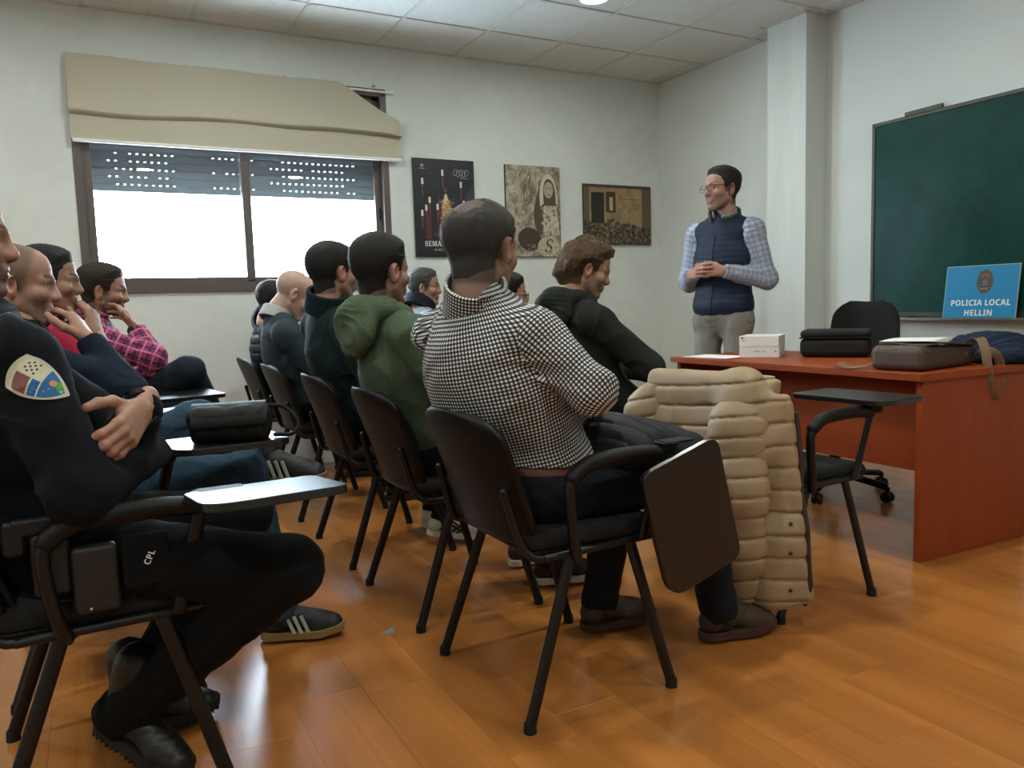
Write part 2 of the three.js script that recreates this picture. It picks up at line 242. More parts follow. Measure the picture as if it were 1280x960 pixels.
// ---- unframed prints on the window wall
{
  const r = rng(41);
  const speck = (g, w, h, n, cols, a0, a1, s0, s1) => { for (let k = 0; k < n; k++) { g.globalAlpha = a0 + r() * (a1 - a0); g.fillStyle = cols[Math.floor(r() * cols.length)]; const s = s0 + r() * (s1 - s0); g.beginPath(); g.ellipse(r() * w, r() * h, s, s * (0.4 + r()), r() * 3, 0, 7); g.fill(); } g.globalAlpha = 1; };
  const print = (tex, w, h, x, y, label) => {
    const t = thing('wall_print', label, 'poster', [x, y, 0], 0, 'prints on the window wall');
    obj('panel', rbox(w, h, 0.02, 0.0015, 0, 0, 0.0105, 1), std({ color: hex('#3b352c'), roughness: 0.7 }), t);
    const g = new THREE.PlaneGeometry(w - 0.003, h - 0.003); g.translate(0, 0, 0.0212); obj('printed_sheet', g, std({ map: tex, roughness: 0.5 }), t);
  };
  print(canvasTex(512, 742, (g, w, h) => {
    g.fillStyle = '#12151d'; g.fillRect(0, 0, w, h); speck(g, w, h, 260, ['#1b202c', '#0a0c12', '#20242f'], 0.2, 0.5, 10, 50);
    g.fillStyle = '#3a3f49'; g.globalAlpha = 0.6; g.beginPath(); g.moveTo(w, 150); g.lineTo(w, 360); g.lineTo(400, 330); g.fill(); g.globalAlpha = 1;
    // dark red throne with a golden upright figure, candles at the sides
    g.fillStyle = '#4a1d24'; g.fillRect(180, 500, 190, 150); g.fillStyle = '#5d242a'; g.fillRect(150, 560, 250, 26);
    g.fillStyle = '#6d2a2e'; g.beginPath(); g.moveTo(205, 500); g.lineTo(225, 300); g.lineTo(300, 300); g.lineTo(325, 500); g.fill();
    g.fillStyle = '#a98a5c'; g.beginPath(); g.ellipse(262, 390, 38, 105, 0, 0, 7); g.fill(); g.fillStyle = '#d2b98b'; g.beginPath(); g.ellipse(262, 300, 16, 40, 0, 0, 7); g.fill(); g.fillStyle = '#5c3a2a'; g.beginPath(); g.arc(260, 232, 17, 0, 7); g.fill();
    speck(g.translate(200, 300) || g, 130, 220, 160, ['#d8c194', '#8a5b3c', '#5a2226', '#e7d9b8'], 0.3, 0.8, 2, 8); g.setTransform(1, 0, 0, 1, 0, 0);
    for (const [x, y] of [[125, 330], [95, 390], [60, 430], [415, 350], [365, 390], [70, 190], [395, 205], [190, 380], [240, 120]]) { g.fillStyle = '#d9d2c2'; g.fillRect(x - 9, y - 42, 18, 46); g.fillStyle = '#6b3336'; g.fillRect(x - 6, y + 4, 12, 90); }
    g.fillStyle = '#54232a'; for (const x of [110, 420]) g.fillRect(x - 22, 430, 44, 180);
    g.fillStyle = '#e2ded4'; g.font = '700 54px serif'; g.textAlign = 'left'; g.fillText('SEMANA SANTA', 72, 662, 390); g.font = '18px serif'; g.fillText('DE HELLÍN', 150, 696, 150);
    g.strokeStyle = '#9aa0a8'; g.lineWidth = 4; for (let k = 0; k < 5; k++) { g.beginPath(); g.ellipse(350 + k * 24, 95 + (k % 2) * 8, 16, 24, 0.3, 0, 6); g.stroke(); } g.fillStyle = '#8d9299'; g.fillRect(390, 135, 70, 5); g.beginPath(); g.arc(72, 52, 13, 0, 7); g.fill(); g.fillRect(52, 72, 44, 6);
  }), 0.489, 0.709, -1.914, 1.789, 'dark poster with a red and gold float, candles and white SEMANA SANTA lettering');
  print(canvasTex(512, 742, (g, w, h) => {
    g.fillStyle = '#8f8673'; g.fillRect(0, 0, w, h); speck(g, w, h, 700, ['#b6ad98', '#6d6454', '#a09680', '#57503f', '#c7bfab'], 0.25, 0.6, 5, 34);
    g.strokeStyle = '#4c4536'; for (let k = 0; k < 30; k++) { g.lineWidth = 4 + r() * 9; g.globalAlpha = 0.55; const x = 150 + r() * 130, y = r() * 260; g.beginPath(); g.moveTo(x, y); g.quadraticCurveTo(x + 60 * (r() - 0.5), y + 40, x + 80 * (r() - 0.5), y + 70); g.stroke(); } g.globalAlpha = 1;
    g.fillStyle = '#4e4738'; g.beginPath(); g.moveTo(300, 560); g.bezierCurveTo(200, 420, 290, 240, 312, 160); g.bezierCurveTo(330, 40, 470, 30, 490, 190); g.lineTo(505, 560); g.fill();
    g.fillStyle = '#c9bfa8'; g.beginPath(); g.moveTo(318, 330); g.bezierCurveTo(300, 180, 330, 60, 400, 62); g.bezierCurveTo(480, 70, 490, 230, 490, 330); g.lineTo(468, 300); g.bezierCurveTo(470, 150, 440, 100, 396, 100); g.bezierCurveTo(350, 104, 342, 200, 352, 300); g.fill();
    g.fillStyle = '#a99e88'; g.beginPath(); g.ellipse(400, 190, 44, 68, 0.05, 0, 7); g.fill(); g.fillStyle = '#5a5242'; g.fillRect(374, 172, 18, 6); g.fillRect(412, 172, 18, 6); g.fillRect(390, 226, 26, 6);
    g.fillStyle = '#bcb29b'; g.beginPath(); g.moveTo(352, 320); g.lineTo(480, 320); g.lineTo(500, 560); g.lineTo(340, 560); g.fill(); speck(g.translate(330, 320) || g, 170, 240, 120, ['#7a705c', '#d5ccb6', '#5b5342'], 0.3, 0.7, 4, 14); g.setTransform(1, 0, 0, 1, 0, 0);
    g.fillStyle = '#3d3629'; g.beginPath(); g.ellipse(210, 600, 110, 95, 0.3, 0, 7); g.fill(); g.fillStyle = '#b3a98f'; g.beginPath(); g.ellipse(390, 660, 105, 85, 0, 0, 7); g.fill();
    g.strokeStyle = '#332c20'; g.lineWidth = 9; g.font = 'italic 150px serif'; g.fillStyle = '#332c20'; g.fillText('S', 340, 705); speck(g.translate(180, 640) || g, 300, 100, 90, ['#e3dac4', '#4b4333'], 0.3, 0.7, 3, 9); g.setTransform(1, 0, 0, 1, 0, 0);
  }), 0.494, 0.702, -1.157, 1.787, 'sepia poster of a veiled statue hung between two other wall prints');
  print(canvasTex(768, 540, (g, w, h) => {
    g.fillStyle = '#8c7657'; g.fillRect(0, 0, w, h); speck(g, w, 330, 300, ['#a58c68', '#7c684c', '#97805e'], 0.2, 0.5, 14, 60);
    g.fillStyle = '#5e4f3b'; g.fillRect(0, 0, 60, h); g.fillRect(660, 0, 108, h); g.fillStyle = '#463a2b'; g.fillRect(0, 0, w, 26); g.fillStyle = '#241e17'; g.fillRect(80, 70, 145, 280); g.fillStyle = '#3f3426'; g.fillRect(245, 60, 110, 190); g.fillStyle = '#b89c72'; g.fillRect(285, 110, 40, 120);
    g.strokeStyle = '#6a3f28'; g.lineWidth = 4; g.beginPath(); g.moveTo(430, 215); g.bezierCurveTo(520, 120, 560, 260, 500, 250); g.bezierCurveTo(560, 170, 600, 240, 620, 200); g.stroke(); g.fillStyle = '#57452f'; g.fillRect(440, 120, 180, 5);
    for (let k = 0; k < 1500; k++) { const x = r() * w, top = 335 + 60 * Math.sin(x / 210) * 0.3 + (x > 500 ? (x - 500) * 0.28 : 0) - (x > 180 && x < 420 ? 45 * Math.sin((x - 180) / 240 * 3.14) : 0), y = top + Math.pow(r(), 0.8) * (h - top); g.globalAlpha = 0.8; g.fillStyle = ['#1e1a14', '#2c261d', '#40382b', '#14110d', '#8a7a60', '#57492f'][Math.floor(r() * 6)]; g.beginPath(); g.ellipse(x, y, 3 + r() * 9, 6 + r() * 12, r() - 0.5, 0, 7); g.fill(); } g.globalAlpha = 1;
  }), 0.69, 0.49, -0.342, 1.781, 'wide sepia print of a street crowd hung near the room corner');
}
// ---- blackboard, its tray and clip, the sign on the tray
{
  const z0 = 2.1, z1 = 4.9, y0 = 0.915, y1 = 2.113, x = ROOM.xr;
  const t = thing('chalkboard', 'large dark green chalkboard with grey frame on the right wall', 'chalkboard', [x, y0, z0]);
  const L = z1 - z0, H = y1 - y0;
  const smear = dataTex(512, 256, (u, v) => { const n = 0.9 + 0.1 * tnoise(u, v, 6, 3) + 0.08 * tnoise(u, v, 30, 8, 2) + 0.05 * tnoise(u, v, 120, 90, 4); return [n, n, n]; });
  obj('writing_surface', box(0.012, H - 0.03, L - 0.03, -0.02, H / 2, L / 2), phy({ color: new THREE.Color().setRGB(0.006, 0.062, 0.05), roughness: 0.42, specularIntensity: 0.3, map: smear }), t);
  const fr = std({ color: hex('#4c4b46'), roughness: 0.5, metalness: 0.4 });
  for (const g of [rbox(0.03, 0.026, L, 0.004, -0.018, 0.013, L / 2), rbox(0.03, 0.022, L, 0.004, -0.018, H - 0.011, L / 2), rbox(0.03, H, 0.022, 0.004, -0.018, H / 2, 0.011), rbox(0.03, H, 0.022, 0.004, -0.018, H / 2, L - 0.011)]) obj('frame_rail', g, fr, t);
  obj('chalk_tray', merge([box(0.085, 0.006, L, -0.045, -0.018, L / 2), box(0.004, 0.014, L, -0.0875, -0.012, L / 2)]), std({ color: hex('#77766e'), roughness: 0.45, metalness: 0.5 }), t);
  const clip = obj('map_rail', rbox(0.02, 0.026, 0.235, 0.004, -0.03, H + 0.004, 0.36), std({ color: hex('#3c4538'), roughness: 0.5 }), t); clip.rotation.x = -0.015;
  const sign = thing('police_sign', 'blue POLICIA LOCAL HELLIN sign with dark crest leaning on the chalkboard', 'sign', [x - 0.078, y0 - 0.012, 2.82]);
  const tex = canvasTex(820, 600, (g, w, h) => {
    g.fillStyle = '#0b86bd'; g.fillRect(0, 0, w, h); g.strokeStyle = '#a9b9b4'; g.lineWidth = 7; g.strokeRect(3, 3, w - 6, h - 6);
    // oval crest, laurel ring, small crowned shield
    const cx = 452, cy = 185; g.fillStyle = '#4a4a3f'; g.beginPath(); g.ellipse(cx, cy, 92, 132, 0, 0, 7); g.fill(); g.strokeStyle = '#7d6a43'; g.lineWidth = 9; g.beginPath(); g.ellipse(cx, cy, 80, 118, 0, 0, 7); g.stroke();
    for (let k = 0; k < 40; k++) { const a = k / 40 * 6.283; g.fillStyle = k % 2 ? '#2c3029' : '#6b6046'; g.beginPath(); g.ellipse(cx + Math.cos(a) * 82, cy + Math.sin(a) * 120, 12, 8, a, 0, 7); g.fill(); }
    g.fillStyle = '#7e5340'; g.beginPath(); g.ellipse(cx, cy - 65, 52, 30, 0, 0, 7); g.fill(); g.fillStyle = '#3c4a55'; g.beginPath(); g.ellipse(cx, cy + 5, 48, 58, 0, 0, 7); g.fill(); g.fillStyle = '#8a6a4a'; g.beginPath(); g.ellipse(cx, cy + 12, 24, 40, 0, 0, 7); g.fill(); g.fillStyle = '#34414c'; g.fillRect(cx - 4, cy - 30, 8, 80);
    g.fillStyle = '#86724c'; g.fillRect(cx - 46, cy + 70, 92, 18);
    g.fillStyle = '#e9efe9'; g.textAlign = 'center'; g.font = '700 92px sans-serif'; g.fillText('POLICIA LOCAL', w / 2 + 8, 452, 770); g.fillText('HELLIN', w / 2 + 0, 566, 380);
  });
  const lean = new THREE.Group(); lean.name = 'board'; sign.add(lean); lean.rotation.z = -0.14;
  obj('backing', rbox(0.006, 0.3, 0.41, 0.001, 0, 0.15, 0, 1), std({ color: hex('#8d9a97'), roughness: 0.6 }), lean);
  const fg = new THREE.PlaneGeometry(0.408, 0.298); fg.rotateY(-Math.PI / 2); fg.translate(-0.0036, 0.15, 0); obj('printed_face', fg, std({ map: tex, roughness: 0.45 }), lean);
}
// ---------------------------------------------------------------- furniture
// a thick curved sheet: pos(u, v) gives its middle, nor(u, v) is found by differences
function sheetGeo(pos, th, nu = 24, nv = 20, uvs = 1) {
  const P = [], U = [], I = [], W = nu + 1, N = W * (nv + 1), e = 1e-3;
  for (let side = 0; side < 2; side++) for (let j = 0; j <= nv; j++) for (let i = 0; i <= nu; i++) {
    const u = i / nu, v = j / nv, p = pos(u, v), a = pos(Math.min(1, u + e), v).sub(pos(Math.max(0, u - e), v)), b = pos(u, Math.min(1, v + e)).sub(pos(u, Math.max(0, v - e)));
    const n = a.cross(b).normalize(); const t = typeof th === 'function' ? th(u, v) : th; p.addScaledVector(n, (side ? -0.5 : 0.5) * t); P.push(p.x, p.y, p.z); U.push(u * uvs, v * uvs);
  }
  const q = (a, b, c, d) => I.push(a, b, c, a, c, d);
  for (let j = 0; j < nv; j++) for (let i = 0; i < nu; i++) { const a = j * W + i; q(a, a + 1, a + W + 1, a + W); q(N + a + 1, N + a, N + a + W, N + a + W + 1); }
  for (let i = 0; i < nu; i++) { q(N + i, N + i + 1, i + 1, i); const a = nv * W + i; q(a, a + 1, N + a + 1, N + a); }
  for (let j = 0; j < nv; j++) { const a = j * W; q(a, a + W, N + a + W, N + a); const b = a + nu; q(N + b, N + b + W, b + W, b); }
  const g = new THREE.BufferGeometry(); g.setAttribute('position', new THREE.Float32BufferAttribute(P, 3)); g.setAttribute('uv', new THREE.Float32BufferAttribute(U, 2)); g.setIndex(I); g.computeVertexNormals(); return g;
}
// rounded-corner outline mapped on the unit square: half width at height v
const backHalf = (v) => 0.236 * Math.pow(1 - Math.pow(clamp((v - 0.78) / 0.22), 3.2) * 0.62, 0.5) * (0.93 + 0.07 * smooth(0, 0.3, v));
const backPos = (off) => (u, v) => { const s = u * 2 - 1, y = 0.445 + 0.35 * v, w = backHalf(v); return V(s * w, y - 0.012 * s * s * v, -0.165 - 0.115 * Math.pow(v, 1.15) - 0.04 * (1 - s * s) + off); };
const tabletShape = (w, d, r = 0.035) => { const s = new THREE.Shape(), x = w / 2, y = d / 2; s.moveTo(-x + r, -y); s.lineTo(x - r, -y); s.quadraticCurveTo(x, -y, x, -y + r); s.lineTo(x, y - r); s.quadraticCurveTo(x, y, x - r, y); s.lineTo(-x + r * 2, y); s.quadraticCurveTo(-x, y, -x, y - r * 2); s.lineTo(-x, -y + r); s.quadraticCurveTo(-x, -y, -x + r, -y); const g = new THREE.ExtrudeGeometry(s, { depth: 0.014, bevelEnabled: true, bevelThickness: 0.002, bevelSize: 0.002, bevelSegments: 2, curveSegments: 8 }); g.rotateX(-Math.PI / 2); return g; };
const CH = {};
CH.seat = (() => { const g = rbox(0.47, 0.05, 0.43, 0.024, 0, 0.466, 0.02, 5); const p = g.attributes.position; for (let i = 0; i < p.count; i++) { const x = p.getX(i), y = p.getY(i), z = p.getZ(i); p.setY(i, y - 0.03 * Math.pow(clamp((z - 0.12) / 0.12), 2) - (y > 0.466 ? 0.006 * (1 - Math.pow(x / 0.235, 2)) : 0)); } g.computeVertexNormals(); return g; })();
CH.pan = rbox(0.45, 0.016, 0.4, 0.007, 0, 0.436, 0.01);
CH.shell = sheetGeo(backPos(0), 0.012, 26, 22);
CH.pad = sheetGeo((u, v) => { const p = backPos(0.022)(0.05 + u * 0.9, 0.08 + v * 0.87); return p; }, (u, v) => 0.004 + 0.024 * Math.pow(Math.min(1, 6 * Math.min(u, 1 - u, v, 1 - v)), 0.5), 24, 20, 0.4);
CH.rearLeg = [1, -1].map((s) => oval([0.235 * s, 0.435, -0.075], [0.262 * s, 0.012, -0.228], 0.0105, 0.016));
CH.frontLeg = [1, -1].map((s) => oval([0.235 * s, 0.435, 0.105], [0.262 * s, 0.012, 0.222], 0.0105, 0.016));
CH.foot = new THREE.CylinderGeometry(0.015, 0.017, 0.026, 12);
CH.rail = [1, -1].map((s) => merge([oval([0.235 * s, 0.425, -0.16], [0.235 * s, 0.43, 0.19], 0.011, 0.013, [1, 0, 0]), tube([[0.235 * s, 0.425, -0.15], [0.228 * s, 0.43, -0.185], [0.212 * s, 0.47, -0.212], [0.2 * s, 0.6, -0.247]], 0.011, 18, 8)]));
CH.cross = merge([oval([-0.235, 0.42, -0.06], [0.235, 0.42, -0.06], 0.01, 0.012), oval([-0.235, 0.42, 0.11], [0.235, 0.42, 0.11], 0.01, 0.012)]);
CH.arm = tube([[-0.25, 0.42, -0.07], [-0.262, 0.47, -0.085], [-0.268, 0.56, -0.098], [-0.268, 0.615, -0.095], [-0.268, 0.645, -0.06], [-0.268, 0.655, 0.0], [-0.268, 0.658, 0.12], [-0.268, 0.652, 0.2]], 0.0145, 60, 10);
CH.armPad = (() => { const g = tube([[-0.268, 0.628, -0.088], [-0.268, 0.652, -0.052], [-0.268, 0.664, 0.0], [-0.268, 0.667, 0.11], [-0.268, 0.66, 0.185]], 0.0205, 40, 12); return g; })();
CH.strut = oval([-0.268, 0.65, 0.195], [-0.25, 0.43, 0.14], 0.01, 0.015);
CH.hinge = merge([new THREE.CylinderGeometry(0.034, 0.028, 0.03, 20).translate(-0.268, 0.672, 0.21), box(0.05, 0.006, 0.09, -0.268, 0.686, 0.24)]);
const chairGroup = 'black conference chairs with writing tablets';
function chair(x, z, label, tab, turn = Math.PI / 2) {
  const t = thing('conference_chair', label, 'chair', [x, 0, z], turn, chairGroup);
  obj('seat', CH.seat, M.seatCloth, t); obj('seat_pan', CH.pan, M.plastic, t); obj('back_shell', CH.shell, M.plastic, t); obj('backrest', CH.pad, M.seatCloth, t);
  [0, 1].forEach((k) => {
    const s = k ? -1 : 1, a = obj('leg', CH.rearLeg[k], M.steel, t), b = obj('leg', CH.frontLeg[k], M.steel, t);
    obj('foot_cap', CH.foot, M.black, a).position.set(0.262 * s, 0.013, -0.228); obj('foot_cap', CH.foot, M.black, b).position.set(0.262 * s, 0.013, 0.222);
    obj('side_rail', CH.rail[k], M.steel, t);
  });
  obj('crossbar', CH.cross, M.steel, t);
  obj('arm', CH.arm, M.steel, t); obj('arm_pad', CH.armPad, M.plastic, t); obj('arm_strut', CH.strut, M.steel, t);
  obj('tablet_hinge', CH.hinge, M.plastic, t);
  const g = tabletShape(tab.w ?? 0.38, tab.d ?? 0.25); const b = obj('writing_tablet', g, M.tablet, t);
  b.position.set(...tab.p); b.rotation.set(...(tab.r ?? [0, 0, 0]), tab.o ?? 'XYZ');
  return t;
}
const ROW1 = -2.18, ROW2 = -3.205, ROW3 = -4.34;
chair(ROW2, 3.54, 'black conference chair under the man in the gingham shirt', { w: 0.365, d: 0.262, p: [-0.318, 0.487, 0.246], r: [-0.3, 0, Math.PI / 2 + 0.06], o: 'XYZ' });
chair(ROW2, 2.82, 'black conference chair under the man in the green hoodie', { w: 0.365, d: 0.262, p: [-0.318, 0.487, 0.246], r: [-0.2, 0, Math.PI / 2], o: 'XYZ' });
chair(ROW2, 2.08, 'black conference chair under the man in the teal jacket', { w: 0.365, d: 0.262, p: [-0.318, 0.487, 0.246], r: [-0.2, 0, Math.PI / 2], o: 'XYZ' });
chair(ROW2, 1.21, 'black conference chair under the bald man in the grey jumper', { w: 0.365, d: 0.262, p: [-0.318, 0.487, 0.246], r: [-0.2, 0, Math.PI / 2], o: 'XYZ' });
chair(ROW2, 0.46, 'black conference chair under the man in the quilted jacket by the window wall', { w: 0.365, d: 0.262, p: [-0.318, 0.487, 0.246], r: [-0.2, 0, Math.PI / 2], o: 'XYZ' });
chair(ROW1, 3.40, 'empty black conference chair draped with the beige quilted jacket', { w: 0.38, d: 0.235, p: [-0.17, 0.69, 0.245], r: [0, 0.06, 0] });
chair(ROW1, 2.50, 'black conference chair under the man in the charcoal hoodie', { w: 0.365, d: 0.262, p: [-0.318, 0.487, 0.246], r: [-0.2, 0, Math.PI / 2], o: 'XYZ' });
chair(ROW1, 1.62, 'black conference chair under the man wearing yellow-armed glasses', { w: 0.365, d: 0.262, p: [-0.318, 0.487, 0.246], r: [-0.2, 0, Math.PI / 2], o: 'XYZ' });
chair(ROW1, 0.50, 'black conference chair under the man in the dark collared coat', { w: 0.365, d: 0.262, p: [-0.318, 0.487, 0.246], r: [-0.2, 0, Math.PI / 2], o: 'XYZ' });
chair(ROW3, 3.40, 'black conference chair under the uniformed officer, tablet swung out', { w: 0.25, d: 0.28, p: [-0.375, 0.682, 0.31], r: [0.0, 0.06, -0.09] });
chair(ROW3, 2.72, 'black conference chair under the balding man in the navy jumper, black bag on tablet', { w: 0.24, d: 0.31, p: [-0.34, 0.686, 0.34], r: [0, 0.1, 0] });
chair(ROW3, 2.0, 'black conference chair under the man in the red shirt', { w: 0.24, d: 0.31, p: [-0.33, 0.70, 0.36], r: [0, 0.2, 0] });
chair(ROW3, 1.2, 'black conference chair under the man in the pink plaid shirt', { w: 0.3, d: 0.33, p: [-0.35, 0.69, 0.37], r: [0, 0.2, 0.03] });

// ---- desk
{
  const t = thing('office_desk', 'reddish cherry wood desk with panel legs and a modesty panel', 'desk', [-1.535, 0, 3.55], -0.035);
  // local: x runs back towards the board, z runs (negative) along the desk
  const L = 1.5, D = 0.70, H = 0.75;
  const wood = (g, along) => { const p = g.attributes.position, n = g.attributes.normal, u = []; for (let i = 0; i < p.count; i++) { const x = p.getX(i), y = p.getY(i), z = p.getZ(i), ny = Math.abs(n.getY(i)); u.push(...(along === 'y' ? [ny > 0.7 ? x : x + z, y] : ny > 0.7 ? [x, z] : [y + x, z])); } g.setAttribute('uv', new THREE.Float32BufferAttribute(u, 2)); return g; };
  obj('desktop', wood(rbox(D + 0.03, 0.03, L + 0.02, 0.003, D / 2, H - 0.015, -L / 2, 1), 'z'), M.cherry, t);
  obj('side_panel', wood(rbox(D - 0.02, H - 0.03, 0.03, 0.002, D / 2 + 0.01, (H - 0.03) / 2, -0.02, 1), 'y'), M.cherry, t);
  obj('side_panel', wood(rbox(D - 0.02, H - 0.03, 0.03, 0.002, D / 2 + 0.01, (H - 0.03) / 2, -L + 0.02, 1), 'y'), M.cherry, t);
  obj('modesty_panel', wood(rbox(0.02, 0.40, L - 0.07, 0.002, 0.2, H - 0.03 - 0.2, -L / 2, 1), 'z'), M.cherry, t);
}
// ---- things on the desk
const DT = 0.7505;
{
  const boxTex = canvasTex(512, 160, (g, w, h) => { g.fillStyle = '#e9eaec'; g.fillRect(0, 0, w, h); g.fillStyle = '#2b2d30'; g.fillRect(26, 14, 26, 22); g.fillStyle = '#b34a3a'; g.fillRect(26, 36, 26, 8); g.fillStyle = '#75777b'; g.font = '20px sans-serif'; g.fillRect(26, 62, 64, 6); g.fillRect(26, 76, 40, 5); });
  const boxTex2 = canvasTex(512, 160, (g, w, h) => { g.fillStyle = '#e6e7ea'; g.fillRect(0, 0, w, h); g.fillStyle = '#8b8d92'; g.fillRect(190, 60, 90, 10); g.fillRect(300, 60, 40, 10); g.fillRect(455, 56, 26, 24); });
  [[0, 'white product box lying flat under another white box on desk', boxTex2], [0.056, 'white product box with small dark logo on top of another box', boxTex]].forEach(([dy, label, tex], k) => {
    const t = thing('white_box', label, 'box', [-1.175, DT + dy, 2.404], Math.atan2(0.116, 0.16) - (k ? 0.012 : 0), 'white boxes on the desk');
    obj('carton', rbox(0.245, 0.055, 0.198, 0.002, 0, 0.0278, 0, 1), M.white, t); 
    const f1 = new THREE.PlaneGeometry(0.196, 0.052); f1.rotateY(-Math.PI / 2); f1.translate(-0.1229, 0.0278, 0); obj('front_print', f1, std({ map: tex, roughness: 0.45 }), t);
    const f2 = new THREE.PlaneGeometry(0.243, 0.052); f2.translate(0, 0.0278, 0.0993); obj('side_print', f2, std({ map: tex, roughness: 0.45 }), t);
    obj('lid_seam', merge([box(0.2455, 0.0012, 0.1985, 0, 0.024, 0)]), std({ color: hex('#8d9096'), roughness: 0.6 }), t);
  });
  const c = thing('projector_case', 'black padded carrying case beside the white boxes on desk', 'case', [-0.965, DT, 2.70], 0.62);
  obj('shell', rbox(0.25, 0.1, 0.33, 0.035, 0, 0.05, 0, 6), std({ color: hex('#141517'), roughness: 0.8, map: T.weave }), c);
  obj('lid', rbox(0.246, 0.04, 0.326, 0.019, 0, 0.117, 0, 5), std({ color: hex('#141517'), roughness: 0.8, map: T.weave }), c);
  obj('zip', rbox(0.255, 0.006, 0.335, 0.003, 0, 0.0985, 0, 2), M.black, c);
  // brown leather satchel
  const brown = phy({ color: new THREE.Color().setRGB(0.075, 0.048, 0.034), roughness: 0.36, bumpMap: T.leatherBump, bumpScale: 0.0012 });
  const s = thing('leather_satchel', 'brown leather satchel lying flat at the desk corner, strap dangling', 'bag', [-1.275, DT, 3.385], 0.12);
  const body = rbox(0.46, 0.1, 0.22, 0.032, 0, 0.05, 0, 7); { const p = body.attributes.position; for (let i = 0; i < p.count; i++) { const x = p.getX(i), y = p.getY(i), z = p.getZ(i); p.setY(i, Math.max(0.001, y * (1 + 0.08 * noise(x * 9, y * 9, z * 9)) - (y > 0.06 ? 0.018 * smooth(-0.05, 0.23, x) : 0))); } body.computeVertexNormals(); }
  obj('body', body, brown, s);
  obj('flap', sheetGeo((u, v) => V(-0.16 + 0.36 * v, 0.104 - 0.016 * smooth(0.3, 1, v) + 0.003 * noise(u * 5, v * 5, 2), -0.105 + 0.21 * u), 0.005, 16, 16), brown, s);
  obj('seam', tube([[-0.2, 0.078, 0.111], [0, 0.078, 0.1125], [0.2, 0.07, 0.111]], 0.002, 30, 6), brown, s);
  obj('buckle', rbox(0.022, 0.014, 0.005, 0.002, 0.13, 0.05, 0.112), M.chrome, s);
  const ribbon = (pts, w, th = 0.003, up = V(0, 0, 1)) => { const c2 = new THREE.CatmullRomCurve3(pts.map((p) => V(...p))); return sheetGeo((u, v) => { const p = c2.getPoint(v), tn = c2.getTangent(v), q = up.clone().addScaledVector(tn, -up.dot(tn)).normalize(); return p.addScaledVector(q, (u - 0.5) * w); }, th, 3, 60); };
  const strapMat = std({ color: new THREE.Color().setRGB(0.16, 0.10, 0.055), roughness: 0.7 });
  obj('strap', ribbon([[0.21, 0.07, 0.06], [0.2, 0.112, 0.12], [0.15, 0.085, 0.168], [0.13, 0.02, 0.19], [0.14, -0.08, 0.198], [0.18, -0.135, 0.20], [0.225, -0.09, 0.2], [0.235, 0.0, 0.196], [0.22, 0.05, 0.18], [0.215, 0.07, 0.12]], 0.034, 0.003, V(0.35, 0.2, 1)), strapMat, s);
  obj('strap_end', ribbon([[-0.19, 0.03, -0.1], [-0.225, 0.012, -0.14], [-0.235, 0.008, -0.2], [-0.215, 0.02, -0.245], [-0.19, 0.008, -0.28]], 0.032, 0.003, V(1, 0.3, 0)), strapMat, s);
  const pg = sheetGeo((u, v) => V(-0.148 + 0.297 * v, 0.006 * Math.sin(v * 3) + 0.004 * u, -0.105 + 0.21 * u), 0.0006, 12, 12);
  const pp = tag(obj('paper_sheet', pg, M.paper), 'white sheet of paper lying on the leather satchel', 'paper'); pp.position.set(-1.27, DT + 0.112, 3.36); pp.rotation.y = 0.25;
  const p2 = tag(obj('paper_sheet', sheetGeo((u, v) => V(-0.105 + 0.21 * v, 0.001, -0.148 + 0.297 * u), 0.0006, 4, 4), M.paper), 'white sheet of paper flat on the desk end before the speaker', 'paper'); p2.position.set(-1.36, DT + 0.0006, 2.245); p2.rotation.y = 0.15;
}
// ---- swivel chair behind the desk
{
  const t = thing('swivel_chair', 'black swivel office chair behind the desk', 'chair', [-0.83, 0, 2.59], -Math.PI / 2 + 0.05);
  obj('backrest', sheetGeo((u, v) => { const s = u * 2 - 1, w = 0.235 * (1 - 0.18 * v) * Math.pow(1 - Math.pow(clamp((v - 0.75) / 0.25), 3) * 0.75, 0.5); return V(s * w, 0.56 + 0.46 * v, -0.2 - 0.05 * v - 0.03 * (1 - s * s)); }, (u, v) => 0.012 + 0.045 * Math.pow(Math.min(1, 5 * Math.min(u, 1 - u, v, 1 - v)), 0.5), 26, 22, 0.5), M.seatCloth, t);
  obj('seat', rbox(0.48, 0.08, 0.46, 0.035, 0, 0.47, 0.03, 5), M.seatCloth, t);
  obj('back_support', tube([[0, 0.42, -0.05], [0, 0.43, -0.24], [0, 0.55, -0.28], [0, 0.7, -0.27]], 0.02, 24, 10), M.plastic, t);
  obj('gas_column', new THREE.CylinderGeometry(0.025, 0.03, 0.33, 18).translate(0, 0.265, 0), M.plastic, t);
  for (let k = 0; k < 5; k++) {
    const a = k / 5 * 6.283 + 0.35, leg = obj('base_arm', bar([0, 0.115, 0], [Math.sin(a) * 0.3, 0.08, Math.cos(a) * 0.3], 0.035, 0.025, 0.008), M.plastic, t);
    obj('caster', merge([new THREE.CylinderGeometry(0.027, 0.027, 0.016, 16).rotateZ(Math.PI / 2).translate(-0.014, 0.028, 0), new THREE.CylinderGeometry(0.027, 0.027, 0.016, 16).rotateZ(Math.PI / 2).translate(0.014, 0.028, 0), box(0.012, 0.05, 0.02, 0, 0.055, 0)]).rotateY(a).translate(Math.sin(a) * 0.3, 0, Math.cos(a) * 0.3), M.plastic, leg);
  }
}
